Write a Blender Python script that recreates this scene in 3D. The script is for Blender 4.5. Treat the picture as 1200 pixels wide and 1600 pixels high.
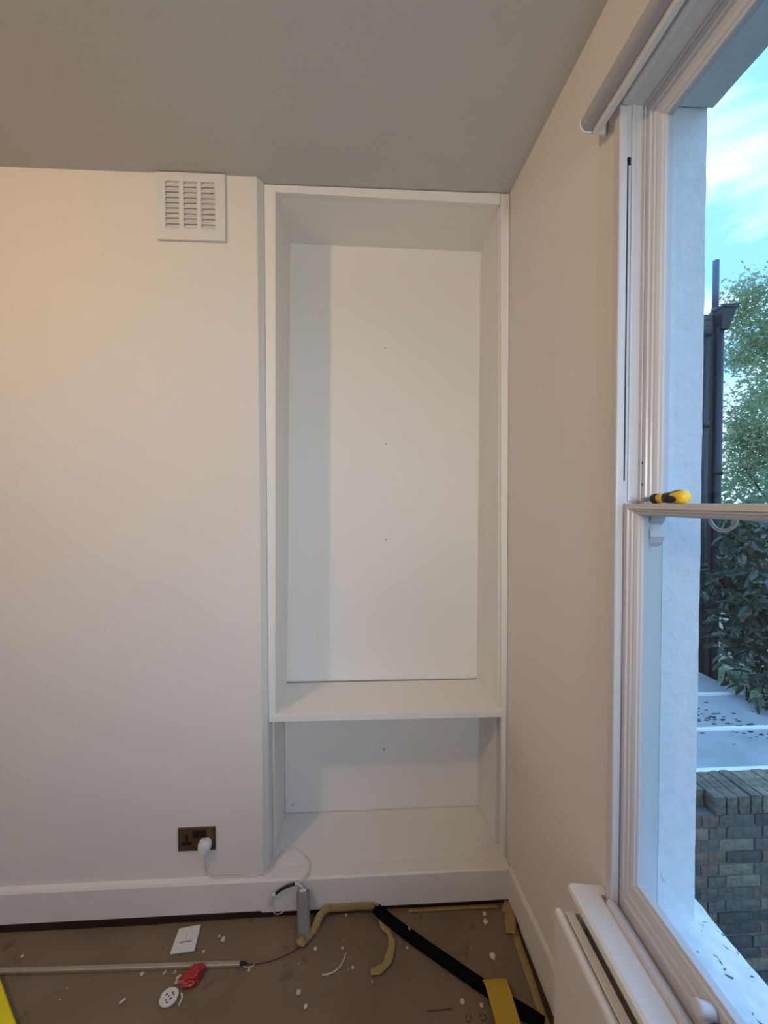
import bpy, bmesh, math, random
from mathutils import Vector, Matrix, noise
for _o in list(bpy.data.objects):
    bpy.data.objects.remove(_o)
SC = bpy.context.scene
COL = SC.collection
random.seed(7)
PI = math.pi

# ------------------------------------------------------------------ camera
FPX, YAW, PITCH = 640.0, math.radians(3.041), math.radians(-1.341)
cd = bpy.data.cameras.new('camera')
cam = bpy.data.objects.new('camera', cd)
COL.objects.link(cam)
cd.sensor_fit = 'VERTICAL'
cd.sensor_height = 24.0
cd.lens = FPX / 1600.0 * 24.0
cd.clip_start = 0.02
cd.clip_end = 200
cam.location = (-0.5895, -1.60, 1.61)
fw = Vector((math.sin(YAW) * math.cos(PITCH), math.cos(YAW) * math.cos(PITCH), math.sin(PITCH)))
cam.rotation_euler = (fw.to_track_quat('-Z', 'Y').to_matrix() @ Matrix.Rotation(-0.0015, 3, 'Z')).to_euler()
SC.camera = cam

# ------------------------------------------------------------------ sky
W = bpy.data.worlds.new('sky')
SC.world = W
W.use_nodes = True
nt = W.node_tree
nt.nodes.clear()
N, L = nt.nodes.new, nt.links.new
w_out = N('ShaderNodeOutputWorld')
bg = N('ShaderNodeBackground')
tc = N('ShaderNodeTexCoord')
sep = N('ShaderNodeSeparateXYZ')
L(tc.outputs['Generated'], sep.inputs[0])
grad = N('ShaderNodeValToRGB')
e = grad.color_ramp.elements
e[0].position, e[0].color = 0.0, (0.16, 0.20, 0.23, 1)
e[1].position, e[1].color = 1.0, (0.20, 0.50, 1.10, 1)
for p, c in ((0.47, (0.20, 0.25, 0.30, 1)), (0.51, (0.62, 0.85, 1.15, 1)), (0.62, (0.22, 0.52, 1.05, 1)), (0.8, (0.22, 0.52, 1.10, 1))):
    k = e.new(p)
    k.color = c
mr = N('ShaderNodeMapRange')
L(sep.outputs[2], mr.inputs[0])
mr.inputs[1].default_value, mr.inputs[2].default_value = -1, 1
L(mr.outputs[0], grad.inputs[0])
mp = N('ShaderNodeMapping')
mp.inputs['Scale'].default_value = (1.0, 1.0, 2.6)
mp.inputs['Rotation'].default_value = (0.0, 0.35, 0.3)
L(tc.outputs['Generated'], mp.inputs[0])
nz = N('ShaderNodeTexNoise')
nz.inputs['Scale'].default_value = 3.2
nz.inputs['Detail'].default_value = 6
nz.inputs['Distortion'].default_value = 0.5
L(mp.outputs[0], nz.inputs['Vector'])
cr = N('ShaderNodeValToRGB')
cr.color_ramp.elements[0].position, cr.color_ramp.elements[1].position = 0.44, 0.62
up = N('ShaderNodeMath')
up.operation = 'GREATER_THAN'
up.inputs[1].default_value = 0.0
L(sep.outputs[2], up.inputs[0])
mu = N('ShaderNodeMath')
mu.operation = 'MULTIPLY'
L(nz.outputs[0], cr.inputs[0])
L(cr.outputs[0], mu.inputs[0])
L(up.outputs[0], mu.inputs[1])
mx = N('ShaderNodeMix')
mx.data_type = 'RGBA'
L(mu.outputs[0], mx.inputs[0])
L(grad.outputs[0], mx.inputs[6])
mx.inputs[7].default_value = (0.66, 0.92, 1.25, 1)
L(mx.outputs[2], bg.inputs[0])
bg.inputs[1].default_value = 2.0
L(bg.outputs[0], w_out.inputs[0])

# ------------------------------------------------------------------ room lamp, added alcove fill, exposure
LAMP_POS = (-1.93, -1.50, 2.70)
ld = bpy.data.lights.new('ceiling_bulb_light', 'POINT')
ld.energy = 32.0
ld.color = (1.0, 0.69, 0.41)
ld.shadow_soft_size = 0.04
lamp = bpy.data.objects.new('ceiling_bulb_light', ld)
COL.objects.link(lamp)
lamp.location = LAMP_POS
wd = bpy.data.lights.new('alcove_fill_light', 'SPOT')    # unseen white fill spot, added to brighten the alcove, no fitting modelled
wd.energy = 62.0
wd.spot_size = math.radians(84)
wd.spot_blend = 1.0
wd.color = (0.94, 0.98, 1.0)
wd.shadow_soft_size = 0.14
alcove_fill = bpy.data.objects.new('alcove_fill_light', wd)
COL.objects.link(alcove_fill)
alcove_fill.location = (-0.18, -2.55, 1.80)
alcove_fill.rotation_euler = (Vector((-0.62, 0.2, 1.90)) - alcove_fill.location).to_track_quat('-Z', 'Y').to_euler()
SC.view_settings.view_transform = 'Standard'
SC.view_settings.look = 'None'
SC.view_settings.gamma = 1.0
SC.view_settings.use_curve_mapping = False
SC.view_settings.exposure = 0.0


# ------------------------------------------------------------------ materials
def lin(r, g, b):
    f = lambda c: (c / 255 / 12.92) if c / 255 <= 0.04045 else ((c / 255 + 0.055) / 1.055) ** 2.4
    return (f(r), f(g), f(b), 1)


def mat(name, rgb, rough=0.5, metal=0.0, var=0.0, vscale=8.0, bump=0.0, bscale=60.0, rgb2=None, coat=0.0, trans=0.0, spec=None):
    m = bpy.data.materials.new(name)
    m.use_nodes = True
    t = m.node_tree
    b = t.nodes['Principled BSDF']
    b.inputs['Roughness'].default_value = rough
    b.inputs['Metallic'].default_value = metal
    if spec is not None:
        b.inputs['Specular IOR Level'].default_value = spec
    if coat:
        b.inputs['Coat Weight'].default_value = coat
    c = lin(*rgb)
    b.inputs['Base Color'].default_value = c
    co = t.nodes.new('ShaderNodeTexCoord')
    if var or rgb2:
        n = t.nodes.new('ShaderNodeTexNoise')
        n.inputs['Scale'].default_value = vscale
        n.inputs['Detail'].default_value = 5
        t.links.new(co.outputs['Object'], n.inputs['Vector'])
        r = t.nodes.new('ShaderNodeValToRGB')
        r.color_ramp.elements[0].position, r.color_ramp.elements[1].position = 0.32, 0.68
        d = lin(*rgb2) if rgb2 else tuple(x * (1 - var) for x in c[:3]) + (1,)
        r.color_ramp.elements[0].color = d
        r.color_ramp.elements[1].color = c
        t.links.new(n.outputs[0], r.inputs[0])
        t.links.new(r.outputs[0], b.inputs['Base Color'])
    if bump:
        n2 = t.nodes.new('ShaderNodeTexNoise')
        n2.inputs['Scale'].default_value = bscale
        n2.inputs['Detail'].default_value = 3
        t.links.new(co.outputs['Object'], n2.inputs['Vector'])
        bp = t.nodes.new('ShaderNodeBump')
        bp.inputs['Strength'].default_value = bump
        bp.inputs['Distance'].default_value = 0.01
        t.links.new(n2.outputs[0], bp.inputs['Height'])
        t.links.new(bp.outputs[0], b.inputs['Normal'])
    if trans:
        tr = t.nodes.new('ShaderNodeBsdfTranslucent')
        tr.inputs[0].default_value = c
        ms = t.nodes.new('ShaderNodeMixShader')
        ms.inputs[0].default_value = trans
        t.links.new(b.outputs[0], ms.inputs[1])
        t.links.new(tr.outputs[0], ms.inputs[2])
        t.links.new(ms.outputs[0], t.nodes['Material Output'].inputs[0])
    return m


def glass_mat():
    m = bpy.data.materials.new('window_glass')
    m.use_nodes = True
    t = m.node_tree
    t.nodes.clear()
    o = t.nodes.new('ShaderNodeOutputMaterial')
    ms = t.nodes.new('ShaderNodeMixShader')
    tr = t.nodes.new('ShaderNodeBsdfTransparent')
    tr.inputs[0].default_value = (0.96, 0.98, 0.98, 1)
    gl = t.nodes.new('ShaderNodeBsdfGlossy')
    gl.inputs['Roughness'].default_value = 0.02
    lw = t.nodes.new('ShaderNodeLayerWeight')          # Schlick reflection, the same from both faces
    lw.inputs[0].default_value = 0.5
    pw = t.nodes.new('ShaderNodeMath')
    pw.operation = 'POWER'
    pw.inputs[1].default_value = 5.0
    ma = t.nodes.new('ShaderNodeMath')
    ma.operation = 'MULTIPLY_ADD'
    ma.inputs[1].default_value, ma.inputs[2].default_value = 0.75, 0.022
    t.links.new(lw.outputs['Facing'], pw.inputs[0])
    t.links.new(pw.outputs[0], ma.inputs[0])
    t.links.new(ma.outputs[0], ms.inputs[0])
    t.links.new(tr.outputs[0], ms.inputs[1])
    t.links.new(gl.outputs[0], ms.inputs[2])
    t.links.new(ms.outputs[0], o.inputs[0])
    return m


M = dict(
    wall=mat('wall_emulsion', (232, 226, 219), 0.75, bump=0.05, bscale=180, var=0.02, vscale=2.0),
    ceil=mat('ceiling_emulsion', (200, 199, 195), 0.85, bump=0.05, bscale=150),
    trim=mat('white_satin_trim', (232, 228, 222), 0.4, bump=0.03, bscale=90),
    alcove=mat('white_alcove_paint', (236, 233, 228), 0.5, bump=0.03, bscale=140),
    sash=mat('white_sash_gloss', (208, 206, 208), 0.3, bump=0.06, bscale=50),
    masonry=mat('white_masonry_paint', (228, 232, 236), 0.7, bump=0.35, bscale=45, var=0.06, vscale=30),
    sill=mat('painted_stone_sill', (236, 240, 240), 0.75, bump=0.4, bscale=40, rgb2=(212, 220, 222), vscale=26),
    glass=glass_mat(),
    dark=mat('dark_recess', (18, 17, 17), 0.8),
    black=mat('black_plastic', (14, 14, 15), 0.45),
    foam=mat('black_foam_strip', (9, 9, 10), 0.95, bump=0.2, bscale=400, spec=0.1),
    bronze=mat('bronze_plate', (104, 84, 66), 0.35, metal=0.45, var=0.2, vscale=20),
    plastic=mat('white_plastic', (226, 224, 220), 0.35),
    cable=mat('white_cable_sheath', (214, 210, 204), 0.45),
    grey=mat('grey_driver_case', (140, 136, 134), 0.45, var=0.06),
    paper=mat('brown_floor_paper', (132, 114, 95), 0.7, rgb2=(112, 96, 80), vscale=2.6, bump=0.12, bscale=14),
    board=mat('dark_floor_board', (66, 47, 32), 0.6, var=0.35, vscale=10),
    tape=mat('masking_tape', (166, 140, 90), 0.65, var=0.12, vscale=30, bump=0.3, bscale=90),
    sand=mat('yellow_abrasive_sheet', (196, 160, 52), 0.75, var=0.07, vscale=60, bump=0.2, bscale=600),
    yellow=mat('bright_yellow_plastic', (236, 222, 20), 0.4),
    red=mat('red_film', (168, 10, 10), 0.25, coat=0.6),
    chip=mat('plaster_crumb', (206, 198, 186), 0.9),
    shave=mat('white_plastic_offcut', (216, 208, 190), 0.6),
    alu=mat('aluminium_channel', (178, 170, 156), 0.4, metal=0.35, var=0.15, vscale=90),
    redwire=mat('thin_red_wire', (96, 34, 24), 0.5),
    ink=mat('dark_print', (46, 36, 28), 0.8),
    blind=mat('grey_blind_fabric', (196, 196, 202), 0.8),
    blindrail=mat('white_blind_rail', (224, 222, 222), 0.4),
    drvyellow=mat('tool_yellow', (240, 198, 44), 0.32),
    drvblack=mat('tool_black_rubber', (16, 18, 22), 0.5),
    steel=mat('tool_steel', (150, 150, 155), 0.3, metal=1.0),
    mortar=mat('old_mortar', (104, 104, 102), 0.95, bump=0.5, bscale=60, var=0.25, vscale=12),
    lead=mat('roof_sheet', (166, 174, 176), 0.5, rgb2=(142, 152, 156), vscale=3, bump=0.05, bscale=30),
    flashing_litseam=mat('flashing_and_sky_lit_seam', (226, 230, 230), 0.45),  # own white of the flashing; on the seams it stands for sky light
    dirt=mat('roof_moss', (54, 56, 52), 0.95),
    pipe=mat('black_cast_iron', (34, 38, 46), 0.5),
    vent_pipe=mat('grey_vent_pipe', (86, 96, 112), 0.5),
    bark=mat('bark', (70, 58, 48), 0.9, bump=0.5, bscale=30),
    leafA=mat('tree_leaf', (176, 192, 150), 0.35, trans=0.45, rgb2=(120, 146, 108), vscale=1.5),
    leafB=mat('shrub_leaf', (70, 88, 68), 0.18, trans=0.12, rgb2=(30, 44, 36), vscale=6),
    leafC=mat('back_leaf', (128, 152, 112), 0.38, trans=0.35, rgb2=(66, 90, 66), vscale=2.0),
    fern=mat('pale_fern', (134, 154, 116), 0.55, trans=0.3, rgb2=(96, 122, 86), vscale=8),
    ground=mat('garden_ground', (78, 92, 62), 0.95, var=0.4, vscale=3),
    render=mat('pale_far_render', (206, 198, 196), 0.8),
)
def add_specks(m, rgb, scale, lo, hi):                 # weathered flecks where the paint has gone
    t = m.node_tree
    b = t.nodes['Principled BSDF']
    src = b.inputs['Base Color'].links[0].from_socket
    co = t.nodes.new('ShaderNodeTexCoord')
    n = t.nodes.new('ShaderNodeTexNoise')
    n.inputs['Scale'].default_value = scale
    n.inputs['Detail'].default_value = 4
    n.inputs['Distortion'].default_value = 1.2
    t.links.new(co.outputs['Object'], n.inputs['Vector'])
    r = t.nodes.new('ShaderNodeValToRGB')
    r.color_ramp.elements[0].position, r.color_ramp.elements[1].position = lo, hi
    t.links.new(n.outputs[0], r.inputs[0])
    x = t.nodes.new('ShaderNodeMix')
    x.data_type = 'RGBA'
    t.links.new(r.outputs[0], x.inputs[0])
    t.links.new(src, x.inputs[6])
    x.inputs[7].default_value = lin(*rgb)
    t.links.new(x.outputs[2], b.inputs['Base Color'])
add_specks(M['sill'], (86, 92, 92), 30, 0.645, 0.69)
add_specks(M['masonry'], (176, 180, 184), 20, 0.68, 0.76)
add_specks(M['paper'], (92, 80, 68), 11, 0.64, 0.76)
BRICK = [mat('stock_brick_%s' % n, c, 0.92, rgb2=d, vscale=22, bump=0.6, bscale=70) for n, c, d in (
    ('grey', (112, 106, 100), (82, 80, 78)), ('brown', (124, 108, 94), (88, 78, 70)),
    ('buff', (140, 130, 112), (104, 98, 88)), ('soot', (86, 84, 84), (64, 64, 66)))]
LICHEN = [mat('lichen_brick_%s' % n, c, 0.95, rgb2=d, vscale=26, bump=0.7, bscale=60) for n, c, d in (
    ('pale', (140, 136, 112), (92, 90, 80)), ('dark', (116, 112, 98), (78, 76, 70)))]


# ------------------------------------------------------------------ mesh helpers
def bm_box(bm, x0, x1, y0, y1, z0, z1):
    v = [bm.verts.new(p) for p in ((x0, y0, z0), (x1, y0, z0), (x1, y1, z0), (x0, y1, z0), (x0, y0, z1), (x1, y0, z1), (x1, y1, z1), (x0, y1, z1))]
    for f in ((0, 3, 2, 1), (4, 5, 6, 7), (0, 1, 5, 4), (1, 2, 6, 5), (2, 3, 7, 6), (3, 0, 4, 7)):
        bm.faces.new([v[i] for i in f])
    return v


def bm_hex(bm, pts):                                   # eight corners, bottom ring then top ring
    v = [bm.verts.new(p) for p in pts]
    for f in ((0, 3, 2, 1), (4, 5, 6, 7), (0, 1, 5, 4), (1, 2, 6, 5), (2, 3, 7, 6), (3, 0, 4, 7)):
        bm.faces.new([v[i] for i in f])


def bm_prism(bm, prof, axis, a, b):                    # closed 2-D outline swept along an axis
    def P(u, w, t):
        return {'x': (t, u, w), 'y': (u, t, w), 'z': (u, w, t)}[axis]
    A = [bm.verts.new(P(u, w, a)) for u, w in prof]
    B = [bm.verts.new(P(u, w, b)) for u, w in prof]
    n = len(prof)
    for i in range(n):
        bm.faces.new((A[i], A[(i + 1) % n], B[(i + 1) % n], B[i]))
    bm.faces.new(A)
    bm.faces.new(B[::-1])


def bm_cyl(bm, p0, p1, r0, r1=None, n=16):
    r1 = r0 if r1 is None else r1
    p0, p1 = Vector(p0), Vector(p1)
    d = (p1 - p0).normalized()
    a = d.orthogonal().normalized()
    b = d.cross(a)
    A = [bm.verts.new(p0 + (a * math.cos(2 * PI * i / n) + b * math.sin(2 * PI * i / n)) * r0) for i in range(n)]
    B = [bm.verts.new(p1 + (a * math.cos(2 * PI * i / n) + b * math.sin(2 * PI * i / n)) * r1) for i in range(n)]
    for i in range(n):
        bm.faces.new((A[i], A[(i + 1) % n], B[(i + 1) % n], B[i]))
    bm.faces.new(A[::-1])
    bm.faces.new(B)


def spline(pts, k=6):
    P = [Vector(p) for p in pts]
    out = []
    for i in range(len(P) - 1):
        p0, p1, p2, p3 = P[max(i - 1, 0)], P[i], P[i + 1], P[min(i + 2, len(P) - 1)]
        for j in range(k):
            t = j / k
            out.append(0.5 * ((2 * p1) + (p2 - p0) * t + (2 * p0 - 5 * p1 + 4 * p2 - p3) * t * t + (3 * p1 - p0 - 3 * p2 + p3) * t ** 3))
    out.append(P[-1])
    return out


def bm_tube(bm, pts, r, n=8, k=6):
    P = spline(pts, k) if k else [Vector(p) for p in pts]
    rings = []
    a = None
    for i, p in enumerate(P):
        d = (P[min(i + 1, len(P) - 1)] - P[max(i - 1, 0)]).normalized()
        a = d.orthogonal().normalized() if a is None else (a - d * a.dot(d)).normalized()
        b = d.cross(a)
        rr = r(i / (len(P) - 1)) if callable(r) else r
        rings.append([bm.verts.new(p + (a * math.cos(2 * PI * j / n) + b * math.sin(2 * PI * j / n)) * rr) for j in range(n)])
    for A, B in zip(rings, rings[1:]):
        for j in range(n):
            bm.faces.new((A[j], A[(j + 1) % n], B[(j + 1) % n], B[j]))
    bm.faces.new(rings[0][::-1])
    bm.faces.new(rings[-1])


def bm_ribbon(bm, pts, width, up=(0, 0, 1), th=0.0006, k=6, wav=0.0, wvar=0.0):
    P = spline(pts, k)
    U = [Vector(u) for u in up] if isinstance(up[0], (tuple, list)) else None
    rows = []
    for i, p in enumerate(P):
        d = (P[min(i + 1, len(P) - 1)] - P[max(i - 1, 0)]).normalized()
        if U:
            t = i / (len(P) - 1) * (len(U) - 1)
            j = min(int(t), len(U) - 2)
            u = U[j].lerp(U[j + 1], t - j).normalized()
        else:
            u = Vector(up)
        s = d.cross(u).normalized()
        w = width * (1 + wvar * noise.noise(p * 40))
        h = wav * (1 + noise.noise(p * 55 + Vector((3, 1, 7))))
        rows.append([p + s * w * q + u * h * (1 - abs(q) * 1.2) for q in (-0.5, -0.17, 0.17, 0.5)] + [u])
    T = [[bm.verts.new(q + r[4] * th) for q in r[:4]] for r in rows]
    B = [[bm.verts.new(q) for q in r[:4]] for r in rows]
    for a in range(len(rows) - 1):
        for j in range(3):
            bm.faces.new((T[a][j], T[a + 1][j], T[a + 1][j + 1], T[a][j + 1]))
            bm.faces.new((B[a][j + 1], B[a + 1][j + 1], B[a + 1][j], B[a][j]))
        for j in (0, 3):
            bm.faces.new((T[a][j], B[a][j], B[a + 1][j], T[a + 1][j]))
    for a in (0, len(rows) - 1):
        for j in range(3):
            bm.faces.new((T[a][j], T[a][j + 1], B[a][j + 1], B[a][j]))


def bm_lathe(bm, prof, origin, axis, n=20):            # (distance along axis, radius)
    o, d = Vector(origin), Vector(axis).normalized()
    a = d.orthogonal().normalized()
    b = d.cross(a)
    rings = []
    for s, r in prof:
        rings.append([bm.verts.new(o + d * s + (a * math.cos(2 * PI * j / n) + b * math.sin(2 * PI * j / n)) * max(r, 1e-5)) for j in range(n)])
    for A, B in zip(rings, rings[1:]):
        for j in range(n):
            bm.faces.new((A[j], A[(j + 1) % n], B[(j + 1) % n], B[j]))
    bm.faces.new(rings[0][::-1])
    bm.faces.new(rings[-1])


def obj(name, bm, m, parent=None, bevel=0.0, seg=2, smooth=False, loc=None):
    bmesh.ops.recalc_face_normals(bm, faces=bm.faces)
    me = bpy.data.meshes.new(name)
    bm.to_mesh(me)
    bm.free()
    me.materials.append(m)
    if smooth:
        for p in me.polygons:
            p.use_smooth = True
    o = bpy.data.objects.new(name, me)
    COL.objects.link(o)
    if bevel:
        b = o.modifiers.new('bevel', 'BEVEL')
        b.width, b.segments = bevel, seg
        b.limit_method = 'ANGLE'
        b.angle_limit = math.radians(40)
        b.harden_normals = False
    if parent:
        o.parent = parent
        o.matrix_parent_inverse = Matrix.Translation(-parent.location)
    if loc:
        o.location = loc
    return o


def tag(o, label, cat, group=None, kind=None):
    o['label'], o['category'] = label, cat
    if group:
        o['group'] = group
    if kind:
        o['kind'] = kind
    return o


def thing(name, label, cat, loc=(0, 0, 0), group=None):
    o = bpy.data.objects.new(name, None)
    COL.objects.link(o)
    o.location = loc
    o.empty_display_size = 0.05
    return tag(o, label, cat, group)


def root(name, loc=(0, 0, 0)):
    o = bpy.data.objects.new(name, None)
    COL.objects.link(o)
    o.location = loc
    o['kind'] = 'structure'
    return o


def struct(name, bm, m, parent=None, **k):
    o = obj(name, bm, m, parent, **k)
    if not parent:
        o['kind'] = 'structure'
    return o


def part(name, m, parent, *boxes, **k):
    bm = bmesh.new()
    for b in boxes:
        bm_box(bm, *b)
    return obj(name, bm, m, parent, **k)


# ------------------------------------------------------------------ room shell
CZ, FZ = 2.817, 0.020
YA, YB = -0.678, -1.79                # near window opening, far and near edge
Z0, Z1 = 0.617, 2.512
def wx(y):                            # inner face of the out-of-true window wall
    return -0.010 - 0.0236 * max(y, -0.80)

bm = bmesh.new()
bm_box(bm, -4.1, 0.6, -4.7, 0.6, -0.06, FZ - 0.006)
floor = struct('floor', bm, M['board'])
bm = bmesh.new()
bm_box(bm, -4.1, 0.3, -4.7, 0.5, CZ, CZ + 0.12)
struct('ceiling', bm, M['ceil'])
bm = bmesh.new()                      # chimney breast stands proud of the alcove, with a splayed arris
bm_prism(bm, [(-4.1, -0.03), (-0.981, -0.03), (-0.976, -0.028), (-0.958, 0.0), (-0.958, 0.42), (-4.1, 0.42)], 'z', 0.0, CZ)
bm_box(bm, -0.9575, 0.25, 0.30, 0.42, 0.0, CZ)
struct('wall_back', bm, M['wall'])
bm = bmesh.new()
bm_box(bm, -4.1, -4.0, -4.7, -0.03, 0.0, CZ)
struct('wall_left', bm, M['wall'])
bm = bmesh.new()                      # wall behind the camera; its unseen window opening is added for daylight fill
FY = -3.60
bm_box(bm, -4.0, -2.10, FY - 0.1, FY, 0.0, CZ)
bm_box(bm, -0.70, 0.215, FY - 0.1, FY, 0.0, CZ)
bm_box(bm, -2.10, -0.70, FY - 0.1, FY, 2.50, CZ)
bm_box(bm, -2.10, -0.70, FY - 0.1, FY, 0.0, 1.10)
struct('wall_front', bm, M['wall'])
YC, YD = -2.10, -3.40                  # unseen second window, added behind the camera for daylight fill
bm = bmesh.new()
def wpiece(y0, y1, z0, z1):           # y0 nearer the camera side
    bm_hex(bm, [(wx(y0), y0, z0), (0.215, y0, z0), (0.215, y1, z0), (wx(y1), y1, z0), (wx(y0), y0, z1), (0.215, y0, z1), (0.215, y1, z1), (wx(y1), y1, z1)])
wpiece(YA + 0.018, 0.30, 0.0, CZ)
wpiece(-0.80, YA + 0.018, Z1 + 0.02, CZ)
wpiece(-0.80, YA + 0.018, 0.0, Z0 - 0.03)
wpiece(YB - 0.018, -0.80, Z1 + 0.02, CZ)
wpiece(YB - 0.018, -0.80, 0.0, Z0 - 0.03)
wpiece(YC, YB - 0.018, 0.0, CZ)
wpiece(YD, YC, Z1, CZ)
wpiece(YD, YC, 0.0, Z0)
wpiece(FY, YD, 0.0, CZ)
struct('wall_right', bm, M['wall'])

# skirting boards
bm = bmesh.new()
bm_prism(bm, [(-0.05, 0.052), (-0.05, 0.164), (-0.045, 0.172), (-0.0302, 0.178), (-0.0302, 0.052)], 'x', -3.99, -0.9775)
bm_prism(bm, [(-0.05, 0.046), (-0.05, 0.164), (-0.045, 0.171), (-0.0005, 0.174), (-0.0005, 0.046)], 'x', -0.9775, -0.012)
struct('baseboard_back', bm, M['trim'])
bm = bmesh.new()
bm_box(bm, -3.99, -0.012, -0.0345, -0.0302, 0.010, 0.0515)
struct('trim_5', bm, M['board'])
bm = bmesh.new()
ys = [(-0.0505, 0.172, 0.045), (-0.45, 0.190, 0.075), (-0.60, 0.196, 0.080), (-1.9, 0.20, 0.03), (-4.59, 0.20, 0.03)]
rows = []
for y, zt, zb in ys:
    x = wx(y)
    rows.append([bm.verts.new(p) for p in ((x - 0.001, y, zb), (x - 0.010, y, zb), (x - 0.010, y, zt - 0.01), (x - 0.0075, y, zt), (x - 0.001, y, zt + 0.012))])
for a, b in zip(rows, rows[1:]):
    for j in range(5):
        bm.faces.new((a[j], a[(j + 1) % 5], b[(j + 1) % 5], b[j]))
bm.faces.new(rows[0])
bm.faces.new(rows[-1][::-1])
struct('baseboard_right', bm, M['trim'])

# ------------------------------------------------------------------ built-in alcove unit
alc = thing('alcove_shelving', 'white painted built-in alcove with one low shelf and an open recess below', 'alcove', (-0.48, 0.0, 0.17))
A = M['alcove']
def hexpart(name, pts, m=A, bevel=0.0012):
    bm = bmesh.new()
    bm_hex(bm, pts)
    return obj(name, bm, m, alc, bevel=bevel)
# face frame: x(z) leans a little
hexpart('frame_stile', [(-0.9565, 0.0, 0.757), (-0.930, 0.0, 0.757), (-0.930, 0.02, 0.757), (-0.9565, 0.02, 0.757), (-0.9565, 0.0, 2.814), (-0.914, 0.0, 2.814), (-0.914, 0.02, 2.814), (-0.9565, 0.02, 2.814)])
hexpart('frame_stile', [(-0.030, 0.0, 0.1745), (-0.0115, 0.0, 0.1745), (-0.0115, 0.02, 0.1745), (-0.030, 0.02, 0.1745), (-0.047, 0.0, 2.814), (-0.0115, 0.0, 2.814), (-0.0115, 0.02, 2.814), (-0.047, 0.02, 2.814)])
hexpart('frame_rail', [(-0.914, 0.0, 2.787), (-0.049, 0.0, 2.773), (-0.049, 0.02, 2.773), (-0.914, 0.02, 2.787), (-0.914, 0.0, 2.814), (-0.0475, 0.0, 2.814), (-0.0475, 0.02, 2.814), (-0.914, 0.02, 2.814)])
# upper niche carcass
hexpart('side_panel', [(-0.948, 0.02, 0.784), (-0.931, 0.02, 0.784), (-0.934, 0.28, 0.784), (-0.948, 0.28, 0.784), (-0.948, 0.02, 2.79), (-0.915, 0.02, 2.79), (-0.908, 0.28, 2.79), (-0.948, 0.28, 2.79)], bevel=0)
hexpart('side_panel', [(-0.040, 0.02, 0.777), (-0.012, 0.02, 0.777), (-0.012, 0.28, 0.777), (-0.055, 0.28, 0.777), (-0.048, 0.02, 2.785), (-0.012, 0.02, 2.785), (-0.012, 0.28, 2.785), (-0.044, 0.28, 2.785)], bevel=0)
hexpart('top_panel', [(-0.915, 0.02, 2.788), (-0.0485, 0.02, 2.774), (-0.044, 0.279, 2.758), (-0.908, 0.279, 2.770), (-0.915, 0.02, 2.81), (-0.0485, 0.02, 2.81), (-0.044, 0.279, 2.81), (-0.908, 0.279, 2.81)], bevel=0)
bk = hexpart('back_panel', [(-0.948, 0.28, 0.790), (-0.012, 0.28, 0.784), (-0.012, 0.296, 0.784), (-0.948, 0.296, 0.790), (-0.948, 0.28, 2.81), (-0.012, 0.28, 2.81), (-0.012, 0.296, 2.81), (-0.948, 0.296, 2.81)], bevel=0)
for hx, hz in ((-0.482, 2.313), (-0.481, 1.877), (-0.481, 1.439)):
    bm = bmesh.new()
    bm_cyl(bm, (hx, 0.2796, hz), (hx, 0.2804, hz), 0.0026, n=10)
    h = obj('screw_hole', bm, M['dark'], bk)
# shelf (front edge proud by a few millimetres), dark shadow joint left open behind
sh = hexpart('shelf', [(-0.955, -0.006, 0.756), (-0.029, -0.006, 0.749), (-0.029, 0.277, 0.757), (-0.945, 0.277, 0.757), (-0.955, -0.006, 0.783), (-0.029, -0.006, 0.776), (-0.029, 0.277, 0.781), (-0.945, 0.277, 0.784)], bevel=0.0015)
# lower recess
hexpart('side_panel', [(-0.9572, 0.068, 0.176), (-0.949, 0.068, 0.176), (-0.949, 0.28, 0.176), (-0.9572, 0.28, 0.176), (-0.9572, 0.068, 0.754), (-0.949, 0.068, 0.754), (-0.949, 0.28, 0.754), (-0.9572, 0.28, 0.754)])
hexpart('side_panel', [(-0.033, 0.07, 0.176), (-0.012, 0.07, 0.176), (-0.012, 0.28, 0.176), (-0.045, 0.28, 0.176), (-0.033, 0.07, 0.747), (-0.012, 0.07, 0.747), (-0.012, 0.28, 0.747), (-0.045, 0.28, 0.747)])
lb = hexpart('back_panel', [(-0.948, 0.28, 0.176), (-0.012, 0.28, 0.176), (-0.012, 0.296, 0.176), (-0.948, 0.296, 0.176), (-0.948, 0.28, 0.754), (-0.012, 0.28, 0.754), (-0.012, 0.296, 0.754), (-0.948, 0.296, 0.754)], bevel=0)
hexpart('base_panel', [(-0.957, 0.0005, 0.150), (-0.012, 0.0005, 0.150), (-0.012, 0.296, 0.150), (-0.957, 0.296, 0.150), (-0.957, 0.0005, 0.1738), (-0.012, 0.0005, 0.1738), (-0.012, 0.296, 0.1738), (-0.957, 0.296, 0.1738)], bevel=0)
bm = bmesh.new()
bm_cyl(bm, (-0.491, 0.2796, 0.459), (-0.491, 0.2804, 0.459), 0.003, n=10)
obj('screw_hole', bm, M['dark'], lb)
bm = bmesh.new()
bm_cyl(bm, (-0.915, 0.2796, 0.214), (-0.915, 0.2804, 0.214), 0.004, n=10)
obj('screw_hole', bm, M['grey'], lb)

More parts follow.
